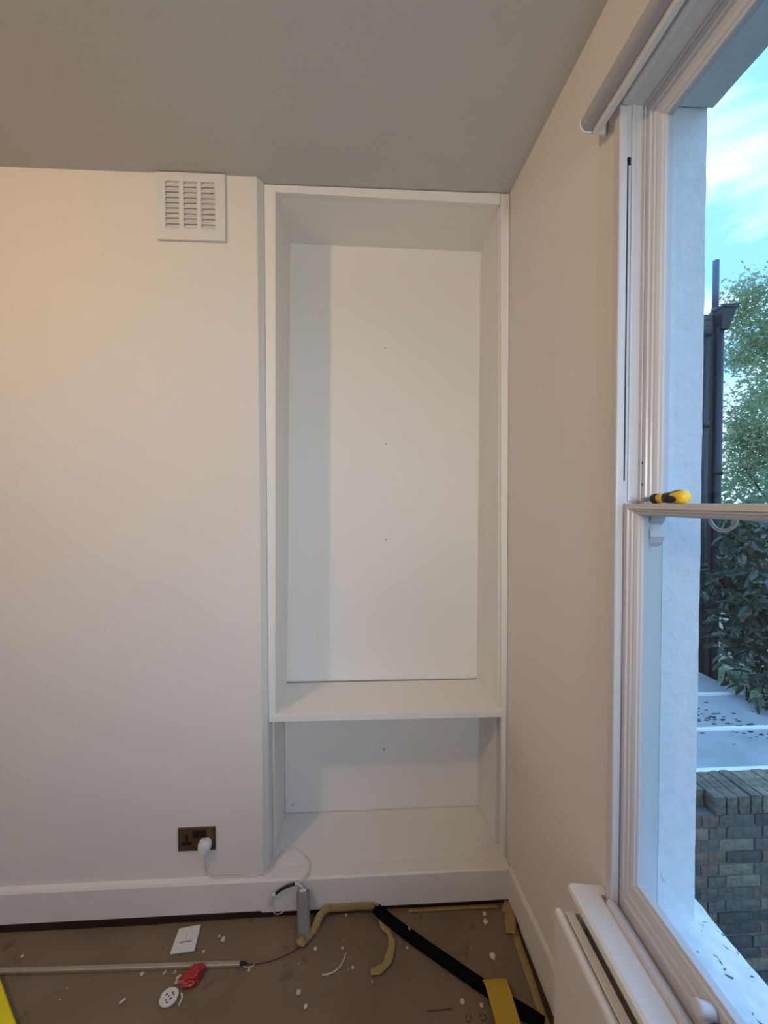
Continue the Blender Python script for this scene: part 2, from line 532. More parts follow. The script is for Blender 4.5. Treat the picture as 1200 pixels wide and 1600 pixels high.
# ------------------------------------------------------------------ air vent
vent = thing('air_vent', 'white square louvred air vent high on the wall against the ceiling', 'vent', (-1.213, -0.03, 2.572))
vx0, vx1, vz0, vz1, vy = -1.336, -1.090, 2.572, 2.814, -0.0305
sx0, sx1, sz0, sz1 = -1.303, -1.127, 2.612, 2.783
bm = bmesh.new()
rr = []
for y, (x0, x1, z0, z1) in ((vy, (vx0, vx1, vz0, vz1)), (vy - 0.012, (vx0, vx1, vz0, vz1)), (vy - 0.012, (sx0, sx1, sz0, sz1)), (vy, (sx0, sx1, sz0, sz1))):
    rr.append([bm.verts.new(p) for p in ((x0, y, z0), (x1, y, z0), (x1, y, z1), (x0, y, z1))])
for A_, B_ in zip(rr, rr[1:] + rr[:1]):
    for j in range(4):
        bm.faces.new((A_[j], A_[(j + 1) % 4], B_[(j + 1) % 4], B_[j]))
obj('faceplate', bm, M['plastic'], vent, bevel=0.0025)
part('backing', M['plastic'], vent, (sx0, sx1, vy - 0.0015, vy - 0.0002, sz0, sz1))
cw = (sx1 - sx0 - 2 * 0.016) / 3
for i in (1, 2):
    x = sx0 + i * cw + (i - 1) * 0.016
    part('mullion', M['plastic'], vent, (x, x + 0.016, vy - 0.011, vy - 0.0016, sz0, sz1), bevel=0.001)
first = None
for c in range(3):
    for r in range(9):
        x = sx0 + c * (cw + 0.016)
        z = sz0 + (sz1 - sz0) * r / 9
        if first is None:
            bm = bmesh.new()
            h = (sz1 - sz0) / 9
            bm_prism(bm, [(-0.0112, -0.001), (-0.0095, -0.0025), (-0.0018, h * 0.50), (-0.0018, h * 0.62), (-0.0035, h * 0.62)], 'x', 0.0, cw)
            first = obj('slat', bm, M['plastic'], vent)
            first.matrix_parent_inverse = Matrix.Identity(4)
            s = first
        else:
            s = first.copy()
            COL.objects.link(s)
        s.location = Vector((x, vy, z + 0.0025)) - vent.location

# ------------------------------------------------------------------ socket and plug
soc = thing('wall_socket', 'dark bronze double socket low on the wall with a white plug in its right half', 'socket', (-1.222, -0.03, 0.284))
part('faceplate', M['bronze'], soc, (-1.292, -1.152, -0.0365, -0.0302, 0.286, 0.374), bevel=0.0015)
for x in (-1.235, -1.209):
    part('switch', M['black'], soc, (x, x + 0.023, -0.0395, -0.0366, 0.338, 0.364), bevel=0.001)
part('pin_slots', M['black'], soc, (-1.262, -1.253, -0.0371, -0.0362, 0.324, 0.350), (-1.276, -1.239, -0.0371, -0.0362, 0.310, 0.322))
plug = thing('mains_plug', 'white rounded mains plug pushed into the bronze socket', 'plug', (-1.187, -0.037, 0.318))
bm = bmesh.new()
prof = [(-0.020, 0.006), (-0.024, 0.026), (-0.014, 0.038), (0.012, 0.040), (0.023, 0.028), (0.023, 0.008), (0.012, -0.006), (-0.010, -0.008)]
A0 = [bm.verts.new((-1.187 + u, -0.0370, 0.299 + w)) for u, w in prof]
A1 = [bm.verts.new((-1.187 + u, -0.055, 0.299 + w)) for u, w in prof]
A2 = [bm.verts.new((-1.188 + u * 0.72, -0.072, 0.301 + (w - 0.016) * 0.74 + 0.016)) for u, w in prof]
for P_, Q_ in ((A0, A1), (A1, A2)):
    for i in range(8):
        bm.faces.new((P_[i], P_[(i + 1) % 8], Q_[(i + 1) % 8], Q_[i]))
bm.faces.new(A0[::-1])
bm.faces.new(A2)
obj('plug_body', bm, M['plastic'], plug, bevel=0.003)
bm = bmesh.new()
bm_lathe(bm, [(0, 0.0055), (0.006, 0.0058), (0.012, 0.0048), (0.022, 0.0036)], (-1.187, -0.050, 0.293), (0.05, 0.0, -1), n=12)
obj('strain_relief', bm, M['plastic'], plug, smooth=True)

bm = bmesh.new()
bm_tube(bm, [(-1.186, -0.050, 0.272), (-1.188, -0.044, 0.245), (-1.190, -0.038, 0.215), (-1.183, -0.036, 0.192), (-1.158, -0.038, 0.1815), (-1.118, -0.038, 0.1812), (-1.057, -0.038, 0.1812),
            (-1.00, -0.037, 0.179), (-0.975, -0.030, 0.179), (-0.950, -0.012, 0.179), (-0.930, 0.045, 0.1775), (-0.893, 0.085, 0.1775), (-0.847, 0.066, 0.1775), (-0.812, 0.028, 0.1775),
            (-0.798, -0.010, 0.178), (-0.802, -0.042, 0.178), (-0.818, -0.057, 0.172), (-0.842, -0.0585, 0.161)], 0.0028, n=8)
lead = tag(obj('power_cable', bm, M['cable'], smooth=True), 'thin white cable from the plug along the skirting into the alcove', 'cable')

# LED driver, its lead and black sleeve
drv = thing('led_driver', 'slim grey driver box leaning upright on the floor against the skirting board', 'driver box', (-0.806, -0.125, FZ))
bm = bmesh.new()
bm_prism(bm, [(-0.023, -0.006), (-0.016, -0.012), (0.016, -0.012), (0.023, -0.006), (0.023, 0.006), (0.016, 0.012), (-0.016, 0.012), (-0.023, 0.006)], 'z', 0.0, 0.128)
case = obj('case', bm, M['grey'], drv, bevel=0.002)
case.matrix_parent_inverse = Matrix.Identity(4)
case.rotation_euler = (math.radians(-24), math.radians(-3.5), math.radians(4))
case.location = (0, 0, 0.006)
part('end_cap', M['plastic'], case, (-0.012, 0.012, -0.006, 0.006, 0.128, 0.1345), bevel=0.001).matrix_parent_inverse = Matrix.Identity(4)
lp = thing('driver_lead', 'white looped lead with a black sleeve between the skirting and the grey box', 'cable', (-0.88, -0.062, 0.15))
def tube(name, pts, r, m, parent=None, **k):
    bm = bmesh.new()
    bm_tube(bm, pts, r, **k)
    return obj(name, bm, m, parent, smooth=True)
tube('black_sleeve', [(-0.849, -0.0625, 0.163), (-0.875, -0.066, 0.158), (-0.900, -0.066, 0.146), (-0.919, -0.064, 0.131)], 0.0052, M['black'], lp)
tube('connector', [(-0.919, -0.064, 0.131), (-0.926, -0.0625, 0.126), (-0.934, -0.061, 0.121)], 0.0062, M['plastic'], lp, k=2)
tube('connector', [(-0.842, -0.060, 0.162), (-0.849, -0.0625, 0.163)], 0.0062, M['plastic'], lp, k=1)
tube('lead_wire', [(-0.934, -0.061, 0.121), (-0.940, -0.060, 0.100), (-0.940, -0.060, 0.075), (-0.932, -0.062, 0.062)], 0.0046, M['cable'], lp)
tube('lead_wire', [(-0.842, -0.060, 0.162), (-0.826, -0.064, 0.157), (-0.817, -0.068, 0.146), (-0.8135, -0.070, 0.139)], 0.004, M['cable'], lp)
tube('thin_wire', [(-0.932, -0.062, 0.062), (-0.918, -0.066, 0.052), (-0.896, -0.068, 0.060), (-0.876, -0.066, 0.082), (-0.858, -0.062, 0.102)], 0.0012, M['cable'], lp, n=6)

# ------------------------------------------------------------------ floor paper and everything on it
bm = bmesh.new()
nx, ny = 66, 30
bk_edge = lambda x: -0.037 + 0.011 * min(0, max(-1, x + 0.95)) - 0.003 * noise.noise(Vector((x * 3, 0, 0))) - 0.002 * noise.noise(Vector((x * 17, 2, 0)))
rt_edge = lambda y: -0.021 + 0.004 * noise.noise(Vector((y * 5, 9, 0)))
gv = {}
for i in range(nx + 1):
    for j in range(ny + 1):
        u, v = i / nx, j / ny
        y = bk_edge(-3.9 + 3.87 * u) * (1 - v) ** 1 + (-4.5) * v ** 1
        v2 = v ** 2.2
        y = bk_edge(-3.9 + 3.87 * u) * (1 - v2) - 4.5 * v2
        x = -3.9 + (3.9 + rt_edge(y)) * (1 - (1 - u) ** 1.4)
        z = FZ + 0.0012 * noise.noise(Vector((x * 3.5, y * 3.5, 0))) + 0.0005 * noise.noise(Vector((x * 12, y * 12, 4)))
        gv[i, j] = (bm.verts.new((x, y, z)), bm.verts.new((x, y, z - 0.004)))
for i in range(nx):
    for j in range(ny):
        q = [(i, j), (i + 1, j), (i + 1, j + 1), (i, j + 1)]
        bm.faces.new([gv[k][0] for k in q])
        bm.faces.new([gv[k][1] for k in q[::-1]])
for j in range(ny):
    for i in (0, nx):
        bm.faces.new((gv[i, j][0], gv[i, j + 1][0], gv[i, j + 1][1], gv[i, j][1]))
for i in range(nx):
    for j in (0, ny):
        bm.faces.new((gv[i, j][0], gv[i + 1, j][0], gv[i + 1, j][1], gv[i, j][1]))
paper = tag(obj('floor_paper', bm, M['paper'], smooth=True), 'brown protective paper sheet laid over the whole floor', 'floor paper')
pz = FZ + 0.0022

def marks(name, boxes):                                # flat print on the paper
    bm = bmesh.new()
    for x0, x1, y0, y1 in boxes:
        bm_box(bm, x0, x1, y0, y1, pz - 0.0002, pz)
    return obj(name, bm, M['ink'], paper)
tx = -0.392
bx = []
while tx < -0.318:
    w = random.uniform(0.002, 0.006)
    bx.append((tx, tx + w, -0.3675, -0.3645))
    tx += w + 0.0014
marks('printed_line', bx)
for cx_, cy_, s in ((-0.267, -0.392, 0.010), (-0.222, -0.391, 0.011)):
    bm = bmesh.new()
    for k in range(3):
        a0 = PI / 2 + k * 2 * PI / 3
        for t in range(4):
            a, b = a0 + t * 0.38, a0 + t * 0.38 + 0.34
            w = 0.0024 + 0.0012 * (t == 3)
            q = [bm.verts.new((cx_ + math.cos(g) * r, cy_ + math.sin(g) * r, pz)) for g, r in ((a, s - w), (a, s), (b, s), (b, s - w))]
            bm.faces.new(q)
    obj('printed_symbol', bm, M['ink'], paper)

# spare switch plate
plate = thing('switch_plate', 'loose white plastic two-gang switch plate lying on the brown paper', 'switch plate', (-1.2315, -0.115, pz))
def flatpart(name, m, parent, poly, z0, z1, bevel=0.0):
    bm = bmesh.new()
    bm_prism(bm, poly, 'z', z0, z1)
    return obj(name, bm, m, parent, bevel=bevel)
Q = [Vector((-1.274, -0.076)), Vector((-1.198, -0.064)), Vector((-1.186, -0.155)), Vector((-1.268, -0.161))]
flatpart('faceplate', M['plastic'], plate, [tuple(q) for q in Q], pz, pz + 0.007, 0.002)
def bil(u, v):
    return tuple((Q[0] * (1 - u) + Q[1] * u) * (1 - v) + (Q[3] * (1 - u) + Q[2] * u) * v)
for u0 in (0.28, 0.54):
    r_ = flatpart('rocker', M['plastic'], plate, [bil(u0, 0.28), bil(u0 + 0.2, 0.28), bil(u0 + 0.2, 0.62), bil(u0, 0.62)], pz + 0.0071, pz + 0.0100, 0.001)
    flatpart('rocker_gap', M['grey'], r_, [bil(u0 - 0.015, 0.60), bil(u0 + 0.215, 0.60), bil(u0 + 0.215, 0.66), bil(u0 - 0.015, 0.66)], pz + 0.0068, pz + 0.0076)

# aluminium strip with its connector and red wire
chn = thing('led_channel', 'long thin aluminium light channel lying across the brown paper', 'light strip', (-1.45, -0.193, pz))
def along(x):
    return -0.184 - (x + 1.813) * 0.0262
bm = bmesh.new()
for x0, x1 in ((-2.25, -1.012),):
    p = [(-0.0075, 0.0), (0.0075, 0.0), (0.0075, 0.008), (0.0045, 0.0095), (-0.0045, 0.0095), (-0.0075, 0.008)]
    A_ = [bm.verts.new((x0, along(x0) + u, pz + w)) for u, w in p]
    B_ = [bm.verts.new((x1, along(x1) + u, pz + w)) for u, w in p]
    for i in range(6):
        bm.faces.new((A_[i], A_[(i + 1) % 6], B_[(i + 1) % 6], B_[i]))
    bm.faces.new(A_)
    bm.faces.new(B_[::-1])
obj('channel', bm, M['alu'], chn)
bm = bmesh.new()
bm_tube(bm, [(-1.012, along(-1.012), pz + 0.006), (-1.003, along(-1.003), pz + 0.0062), (-0.992, along(-0.99), pz + 0.0055)], lambda t: 0.0058 - 0.002 * t, k=2)
obj('end_plug', bm, M['black'], chn, smooth=True)
tube('wire', [(-0.992, -0.2055, pz + 0.005), (-0.975, -0.208, pz + 0.003), (-0.945, -0.207, pz + 0.003), (-0.912, -0.201, pz + 0.002), (-0.880, -0.192, pz + 0.002), (-0.850, -0.180, pz + 0.002), (-0.815, -0.160, pz + 0.002)], 0.0016, M['redwire'], chn, n=6)
tube('clip', [(-1.000, -0.212, pz + 0.002), (-0.985, -0.2165, pz + 0.003), (-0.968, -0.214, pz + 0.003), (-0.962, -0.206, pz + 0.003)], 0.0011, M['cable'], chn, n=6)

# masking tape
t1 = thing('loose_masking_tape', 'twisted length of pale masking tape, both ends hanging off the skirting', 'tape', (-0.64, -0.06, pz))
bm = bmesh.new()
bm_ribbon(bm, [(-0.806, -0.150, pz + 0.008), (-0.786, -0.130, pz + 0.010), (-0.767, -0.103, pz + 0.013), (-0.756, -0.082, pz + 0.025), (-0.742, -0.066, 0.052), (-0.720, -0.058, 0.060)], 0.026,
          up=[(0.2, -0.2, 1), (0.3, -0.6, 0.8), (0.2, -0.8, 0.6), (0, -1, 0.2)], wav=0.002, wvar=0.35)
obj('tape_end', bm, M['tape'], t1, smooth=True)
bm = bmesh.new()
bm_ribbon(bm, [(-0.720, -0.058, 0.056), (-0.66, -0.0535, 0.052), (-0.60, -0.0535, 0.053), (-0.545, -0.055, 0.053)], 0.030, up=(0, -1, 0.12), wav=0.0008, wvar=0.1)
obj('tape_run', bm, M['tape'], t1, smooth=True)
bm = bmesh.new()
bm_ribbon(bm, [(-0.545, -0.057, 0.058), (-0.532, -0.064, 0.040), (-0.524, -0.082, pz + 0.014), (-0.512, -0.108, pz + 0.006), (-0.494, -0.139, pz + 0.007), (-0.488, -0.168, pz + 0.005), (-0.498, -0.205, pz + 0.004), (-0.514, -0.234, pz + 0.004), (-0.540, -0.250, pz + 0.004), (-0.566, -0.252, pz + 0.004)], 0.026,
          up=[(0.1, -1, 0.3), (0.5, -0.4, 0.8), (0.1, 0, 1), (0, 0.2, 1), (0, 0, 1), (0, 0, 1)], wav=0.003, wvar=0.45)
obj('tape_end', bm, M['tape'], t1, smooth=True)
bm = bmesh.new()
bm_ribbon(bm, [(-0.806, -0.150, pz + 0.008), (-0.818, -0.146, pz + 0.016), (-0.812, -0.158, pz + 0.020), (-0.798, -0.160, pz + 0.012)], 0.024, up=[(0, 0, 1), (-0.6, 0, 0.7), (0.2, -0.4, 1)], wav=0.004, wvar=0.5)
obj('tape_curl', bm, M['tape'], t1, smooth=True)

bm = bmesh.new()
bm_ribbon(bm, [(-0.415, -0.050, pz + 0.0014), (-0.30, -0.050, pz + 0.0014), (-0.18, -0.050, pz + 0.0014), (-0.06, -0.054, pz + 0.0014)], 0.016, wav=0.0006, wvar=0.25)
tag(obj('edge_tape', bm, M['tape'], smooth=True), 'thin masking tape strip on the paper along the alcove skirting', 'tape')
bm = bmesh.new()
bm_ribbon(bm, [(-0.028, -0.110, pz + 0.001), (-0.032, -0.20, pz + 0.001), (-0.034, -0.30, pz + 0.001), (-0.037, -0.42, pz + 0.001), (-0.039, -0.60, pz + 0.001), (-0.04, -0.9, pz + 0.001)], 0.026, wav=0.0005, wvar=0.12)
tag(obj('edge_tape', bm, M['tape'], smooth=True), 'long masking tape strip on the paper along the right-hand skirting', 'tape')
bm = bmesh.new()
bm_ribbon(bm, [(-0.042, -0.054, pz + 0.004), (-0.024, -0.078, pz + 0.014), (-0.036, -0.118, pz + 0.011), (-0.048, -0.162, pz + 0.006)], 0.040, up=[(-0.1, -0.5, 1), (-0.6, -0.2, 0.7), (-0.3, 0, 0.9), (0, 0, 1)], wav=0.002, wvar=0.2)
tag(obj('corner_tape', bm, M['tape'], smooth=True), 'curled short piece of masking tape in the room corner', 'tape')

# black foam strip
bm = bmesh.new()
bm_ribbon(bm, [(-0.545, -0.062, pz + 0.030), (-0.515, -0.078, pz + 0.014), (-0.47, -0.108, pz + 0.005), (-0.400, -0.164, pz + 0.003), (-0.300, -0.241, pz + 0.003), (-0.215, -0.306, pz + 0.003), (-0.140, -0.360, pz + 0.003), (-0.085, -0.396, pz + 0.003), (-0.045, -0.424, pz + 0.003)], 0.042, th=0.007, wvar=0.05)
foam = tag(obj('foam_strip', bm, M['foam']), 'wide black foam strip running diagonally across the brown paper', 'foam strip')
# yellow sheet over the strip
bm = bmesh.new()
bm_ribbon(bm, [(-0.1625, -0.308, pz + 0.016), (-0.1622, -0.320, pz + 0.026), (-0.1612, -0.345, pz + 0.034), (-0.160, -0.39, pz + 0.034), (-0.158, -0.45, pz + 0.028), (-0.156, -0.52, pz + 0.012)], 0.074, th=0.003)
tag(obj('abrasive_sheet', bm, M['sand'], smooth=False), 'mustard yellow bent abrasive sheet resting across the black strip', 'abrasive sheet')

# red crumple
bm = bmesh.new()
bmesh.ops.create_icosphere(bm, subdivisions=5, radius=1.0)
for v in bm.verts:
    p = v.co.copy()
    n = noise.noise(p * 1.5) * 0.35 - abs(noise.noise(p * 2.6 + Vector((5, 5, 5)))) * 0.38 + abs(noise.noise(p * 5 + Vector((1, 5, 9)))) * 0.14
    p *= 1 + n
    v.co = Vector((p.x * 0.034 + p.y * 0.010, p.y * 0.030, max(p.z, -0.55) * 0.020 + 0.011))
rd = obj('red_crumple', bm, M['red'], smooth=True, loc=(-1.157, -0.240, pz))
tag(rd, 'crumpled ball of shiny red plastic film below the aluminium strip', 'wrapper')

# pierced white disc
disc = thing('pierced_disc', 'round white plastic disc with small slots, left of the red film', 'disc', (-1.213, -0.288, pz))
bm = bmesh.new()
bm_prism(bm, [(0.0265 * math.cos(2 * PI * i / 28) * (1.08 if i % 7 else 0.98), 0.027 * math.sin(2 * PI * i / 28)) for i in range(28)], 'z', 0.0, 0.004)
d_ = obj('disc_plate', bm, M['plastic'], disc, bevel=0.0008)
d_.matrix_parent_inverse = Matrix.Identity(4)
for x, y, w, h, a in ((-0.010, 0.006, 0.008, 0.0035, 0.5), (0.008, 0.010, 0.0035, 0.008, 0.2), (-0.004, -0.009, 0.0035, 0.007, 0.3), (0.008, -0.005, 0.008, 0.0035, 0.6), (-0.001, 0.002, 0.005, 0.003, 1.0), (0.014, 0.004, 0.003, 0.006, 0.0), (0.002, -0.016, 0.007, 0.0028, 0.2)):
    bm = bmesh.new()
    bm_box(bm, -w / 2, w / 2, -h / 2, h / 2, 0.0039, 0.0044)
    s_ = obj('slot', bm, M['dark'], disc)
    s_.matrix_parent_inverse = Matrix.Identity(4)
    s_.location = (x, y, 0)
    s_.rotation_euler = (0, 0, a)

def offcut(name, pts, r, label, cat='offcut', m='shave'):
    bm = bmesh.new()
    bm_tube(bm, pts, r, n=6)
    return tag(obj(name, bm, M[m], smooth=True), label, cat)
offcut('plastic_offcut', [(-0.728, -0.252, pz + 0.002), (-0.703, -0.250, pz + 0.002), (-0.678, -0.238, pz + 0.002), (-0.660, -0.215, pz + 0.002), (-0.651, -0.188, pz + 0.002)], 0.0022, 'long curved white offcut lying in the middle of the paper')
offcut('plastic_offcut', [(-1.178, -0.279, pz + 0.003), (-1.170, -0.292, pz + 0.002), (-1.172, -0.312, pz + 0.002)], 0.003, 'short curved white offcut touching the right of the pierced disc')
offcut('plastic_offcut', [(-1.213, -0.238, pz + 0.003), (-1.203, -0.233, pz + 0.004), (-1.190, -0.229, pz + 0.004)], 0.0045, 'thick white offcut immediately left of the red film')
offcut('plastic_offcut', [(-0.212, -0.322, pz + 0.004), (-0.204, -0.338, pz + 0.003)], 0.003, 'straight white offcut beside the left edge of the yellow sheet')
offcut('plastic_offcut', [(-0.420, -0.126, pz + 0.0145), (-0.4195, -0.135, pz + 0.0135)], 0.0025, 'tiny white offcut lying on top of the black foam strip')
offcut('plastic_offcut', [(-1.362, -0.297, pz + 0.002), (-1.350, -0.284, pz + 0.0025)], 0.0035, 'pale splinter shaped offcut on the paper left of the pierced disc')
offcut('plastic_offcut', [(-1.228, -0.222, pz + 0.002), (-1.225, -0.212, pz + 0.0025)], 0.0028, 'short white offcut just under the aluminium strip, right of two')
offcut('plastic_offcut', [(-1.262, -0.222, pz + 0.002), (-1.258, -0.211, pz + 0.0025)], 0.0028, 'short white offcut just under the aluminium strip, left of two')

G = 'plaster crumbs scattered on the floor paper'
def crumb(x, y, s, label, seed, flat=0.5, name='plaster_chip'):
    bm = bmesh.new()
    bmesh.ops.create_icosphere(bm, subdivisions=2, radius=1.0)
    for v in bm.verts:
        p = v.co
        v.co = p * (1 + 0.45 * noise.noise(p * 1.6 + Vector((seed, 0, 0))) + 0.2 * noise.noise(p * 4 + Vector((0, seed, 0))))
        v.co = Vector((v.co.x, v.co.y * 1.15, max(v.co.z, -0.6) * flat + 0.6 * flat)) * s
    o = obj(name, bm, M['chip'], loc=(x, y, pz - 0.0003))
    return tag(o, label, 'plaster chip', G)
R_ = 0.0026 / 2
named = [(-1.098, -0.119, 9, 'largest white plaster chip right of the loose switch plate'), (-1.116, -0.107, 5, 'small white plaster chip behind the larger one, right of the switch plate'),
         (-1.154, -0.156, 5, 'small white plaster chip by the right front corner of the switch plate'), (-1.335, -0.214, 7, 'flat white plaster chip against the aluminium strip, left of the offcuts'),
         (-1.208, -0.246, 7, 'blocky white plaster chip between the pierced disc and the red film'), (-0.760, -0.168, 7, 'white plaster chip in front of the left tape end'),
         (-0.664, -0.171, 5, 'white plaster chip at the upper end of the curved offcut'), (-0.626, -0.234, 6, 'white plaster chip between the curved offcut and the hanging tape'),
         (-0.800, -0.296, 9, 'large smeared white plaster chip near the bottom centre of the paper'), (-0.772, -0.335, 7, 'white plaster chip nearest the bottom edge at the paper centre'),
         (-0.656, -0.054, 5, 'white plaster chip under the taped skirting'), (-0.123, -0.079, 9, 'upper of two pale oval plaster chips near the room corner'),
         (-0.127, -0.110, 11, 'lower of two pale oval plaster chips near the room corner'), (-0.138, -0.227, 13, 'biggest white plaster chip, right of the black foam strip'),
         (-0.434, -0.183, 4, 'tiny white plaster chip left of the black foam strip'), (-0.276, -0.349, 8, 'pale plaster flake above the printed line, left of the yellow sheet'),
         (-0.217, -0.362, 7, 'plaster flake beside the printed symbols and the yellow sheet'), (-0.978, -0.222, 6, 'pale plaster chip at the wired end of the aluminium strip'),
         (-1.783, -0.136, 5, 'tiny plaster chip at far left behind the aluminium strip')]
for i, (x, y, s, lab) in enumerate(named):
    crumb(x, y, s * R_ * 0.66, lab, i * 1.7, 0.40)
for i in range(16):
    x, y = random.uniform(-1.75, -0.12), random.uniform(-0.36, -0.08)
    if -1.3 < x < -1.12 or (abs(y - along(x)) < 0.02 and x < -0.95):
        continue
    crumb(x, y, random.uniform(0.0012, 0.0022), 'tiny white plaster crumb, one of the faint specks on the paper', i * 2.3 + 50)

# bright yellow bar, cut by the left edge of the frame
bm = bmesh.new()
d = Vector((0.152, -0.125, 0)).normalized()
s = Vector((-d.y, d.x, 0))
o_ = Vector((-1.803, -0.2125, pz))
ring = [(0.0, 0.0), (0.0, 0.045), (-0.004, 0.05), (-0.046, 0.05), (-0.05, 0.045), (-0.05, 0.0)]
E0 = [bm.verts.new(o_ + s * u + Vector((0, 0, w))) for u, w in ring]
E1 = [bm.verts.new(o_ + d * 1.1 + s * u + Vector((0, 0, w))) for u, w in ring]
for i in range(6):
    bm.faces.new((E0[i], E0[(i + 1) % 6], E1[(i + 1) % 6], E1[i]))
bm.faces.new(E0)
bm.faces.new(E1[::-1])
tag(obj('yellow_bar', bm, M['yellow']), 'bright yellow straight bar on the paper, cut by the left frame edge', 'bar')

# ------------------------------------------------------------------ sash window
win = root('window_1', (0.05, -1.23, 0.65))
S = M['sash']
GAP = 0.0015
def sash_frame(name, x0, y0, y1, z0, z1, wl, wb, wt, depth=0.036):
    """moulded sash frame: profile of (fraction of member width, setback), mitred at the corners"""
    prof = [(0.0, depth), (0.0, 0.0), (0.42, 0.0), (0.46, 0.004), (0.62, 0.0055), (0.66, 0.009), (0.74, 0.0095), (0.90, 0.0135), (0.92, 0.017), (1.0, 0.020), (1.0, depth)]
    bm = bmesh.new()
    rings = []
    for f, sb in prof:
        rings.append([bm.verts.new((x0 + sb, y, z)) for y, z in ((y0 - wl * f, z0 + wb * f), (y1 + wl * f, z0 + wb * f), (y1 + wl * f, z1 - wt * f), (y0 - wl * f, z1 - wt * f))])
    for A_, B_ in zip(rings, rings[1:] + rings[:1]):
        for j in range(4):
            bm.faces.new((A_[j], A_[(j + 1) % 4], B_[(j + 1) % 4], B_[j]))
    return obj(name, bm, S, win)
ZM = 1.6065
lo = sash_frame('lower_sash', 0.0145, YA - GAP, YB + GAP, 0.650, ZM, 0.0385, 0.086, 0.027)
part('glass', M['glass'], lo, (0.0375, 0.0405, YB + 0.037, YA - 0.037, 0.732, ZM - 0.024))
us = sash_frame('upper_sash', 0.0550, YA - GAP, YB + GAP, 1.580, Z1 - 0.004, 0.0415, 0.027, 0.053)
part('glass', M['glass'], us, (0.078, 0.081, YB + 0.040, YA - 0.040, 1.604, Z1 - 0.054))
# ogee sash horns under the upper sash stiles
def horn(y, sgn):
    bm = bmesh.new()
    pr = [(0.0, 1.5805), (0.042, 1.5805), (0.036, 1.567), (0.028, 1.560), (0.034, 1.545), (0.036, 1.532), (0.031, 1.518), (0.022, 1.510), (0.010, 1.507), (0.0, 1.507)]
    bm_prism(bm, [(y - sgn * u, z) for u, z in pr], 'x', 0.0560, 0.0905)
    return obj('sash_horn', bm, S, us, bevel=0.002)
horn(YA - GAP, 1)
horn(YB + GAP, -1)
for z in (1.700, 1.650):
    bm = bmesh.new()
    bm_cyl(bm, (0.0545, YA - 0.008, z), (0.0552, YA - 0.008, z), 0.0034, n=10)
    obj('screw_hole', bm, M['dark'], us)
bm = bmesh.new()                       # ring pull hanging below the upper meeting rail
pts = [(0.0, 0.034 * math.cos(a), 0.034 * math.sin(a)) for a in [PI + PI * i / 14 for i in range(15)]]
bm_tube(bm, [(0.083, -0.870 + q[1] * 0.85, 1.5815 + q[2] * 0.74) for q in pts], 0.0036, n=8, k=2)
obj('ring_pull', bm, S, us, smooth=True)
bm = bmesh.new()
bm_lathe(bm, [(0, 0.013), (0.004, 0.0135), (0.020, 0.0132), (0.026, 0.0128), (0.029, 0.010), (0.0305, 0.005)], (0.020, -0.934, 0.713), (-1, 0.1, 0.38), n=20)
kn = obj('sash_knob', bm, S, lo, smooth=True)
bm = bmesh.new()
bm_tube(bm, [(0.018, -0.962, 0.716), (0.002, -0.963, 0.722), (-0.004, -0.972, 0.722), (-0.006, -0.995, 0.716), (-0.006, -1.02, 0.710)], 0.009, n=10, k=4)
fl = obj('sash_lift', bm, M['pipe'], lo, smooth=True)
fl['label'] = 'dark metal sash lift'
# box lining, parting beads, staff beads
part('frame_lining', S, win, (0.0135, 0.112, YA, YA + 0.0175, 0.600, 2.525), (0.0135, 0.112, YB - 0.0175, YB, 0.600, 2.525), (0.0135, 0.112, YB, YA, Z1, 2.525), (0.0165, 0.112, YB, YA, 0.600, 0.648))
part('parting_bead', S, win, (0.0512, 0.0545, YA - 0.009, YA - 0.0002, 1.612, Z1 - 0.0002), (0.0512, 0.0545, YB + 0.0002, YB + 0.009, 1.612, Z1 - 0.0002), (0.0512, 0.0545, YB + 0.01, YA - 0.01, Z1 - 0.009, Z1 - 0.0002), bevel=0.001)
part('track_groove', S, win, (0.026, 0.033, YA - 0.003, YA - 0.0002, 1.612, Z1 - 0.0002), bevel=0.0012)
part('cord_slot', M['dark'], win, (0.0155, 0.0195, YA - 0.0006, YA - 0.0001, 1.66, 2.392), (0.0155, 0.0245, YA - 0.0006, YA - 0.0001, 2.378, 2.396))
sb = 0.004
part('staff_bead', S, win, (sb - 0.010, 0.0132, YA - 0.008, YA + 0.0172, 0.652, 2.522), (sb - 0.010, 0.0132, YB - 0.0172, YB + 0.008, 0.652, 2.522), (sb - 0.010, 0.0132, YB + 0.008, YA - 0.008, Z1 - 0.010, 2.522), bevel=0.004, seg=3)
bm = bmesh.new()
bm_prism(bm, [(-0.018, 0.652), (-0.018, 0.669), (-0.014, 0.674), (-0.008, 0.675), (0.000, 0.671), (0.0128, 0.657), (0.0128, 0.652)], 'y', YB + 0.008, YA - 0.008)
obj('staff_bead', bm, S, win, smooth=False)
bm = bmesh.new()
bm_prism(bm, [(0.016, 0.640), (-0.075, 0.640), (-0.083, 0.646), (-0.086, 0.656), (-0.083, 0.666), (-0.075, 0.670), (-0.0182, 0.662), (-0.0182, 0.651), (0.016, 0.651)], 'y', YB - 0.10, YA + 0.0175)
bm_prism(bm, [(0.003, 0.640), (-0.075, 0.640), (-0.083, 0.646), (-0.086, 0.656), (-0.083, 0.666), (-0.075, 0.670), (-0.0182, 0.662), (0.003, 0.660)], 'y', YA + 0.0175, -0.636)
obj('window_board', bm, M['trim'], win)
part('apron', M['trim'], win, (-0.020, wx(-0.8) - 0.0006, YB - 0.06, -0.66, 0.560, 0.6395), bevel=0.003)

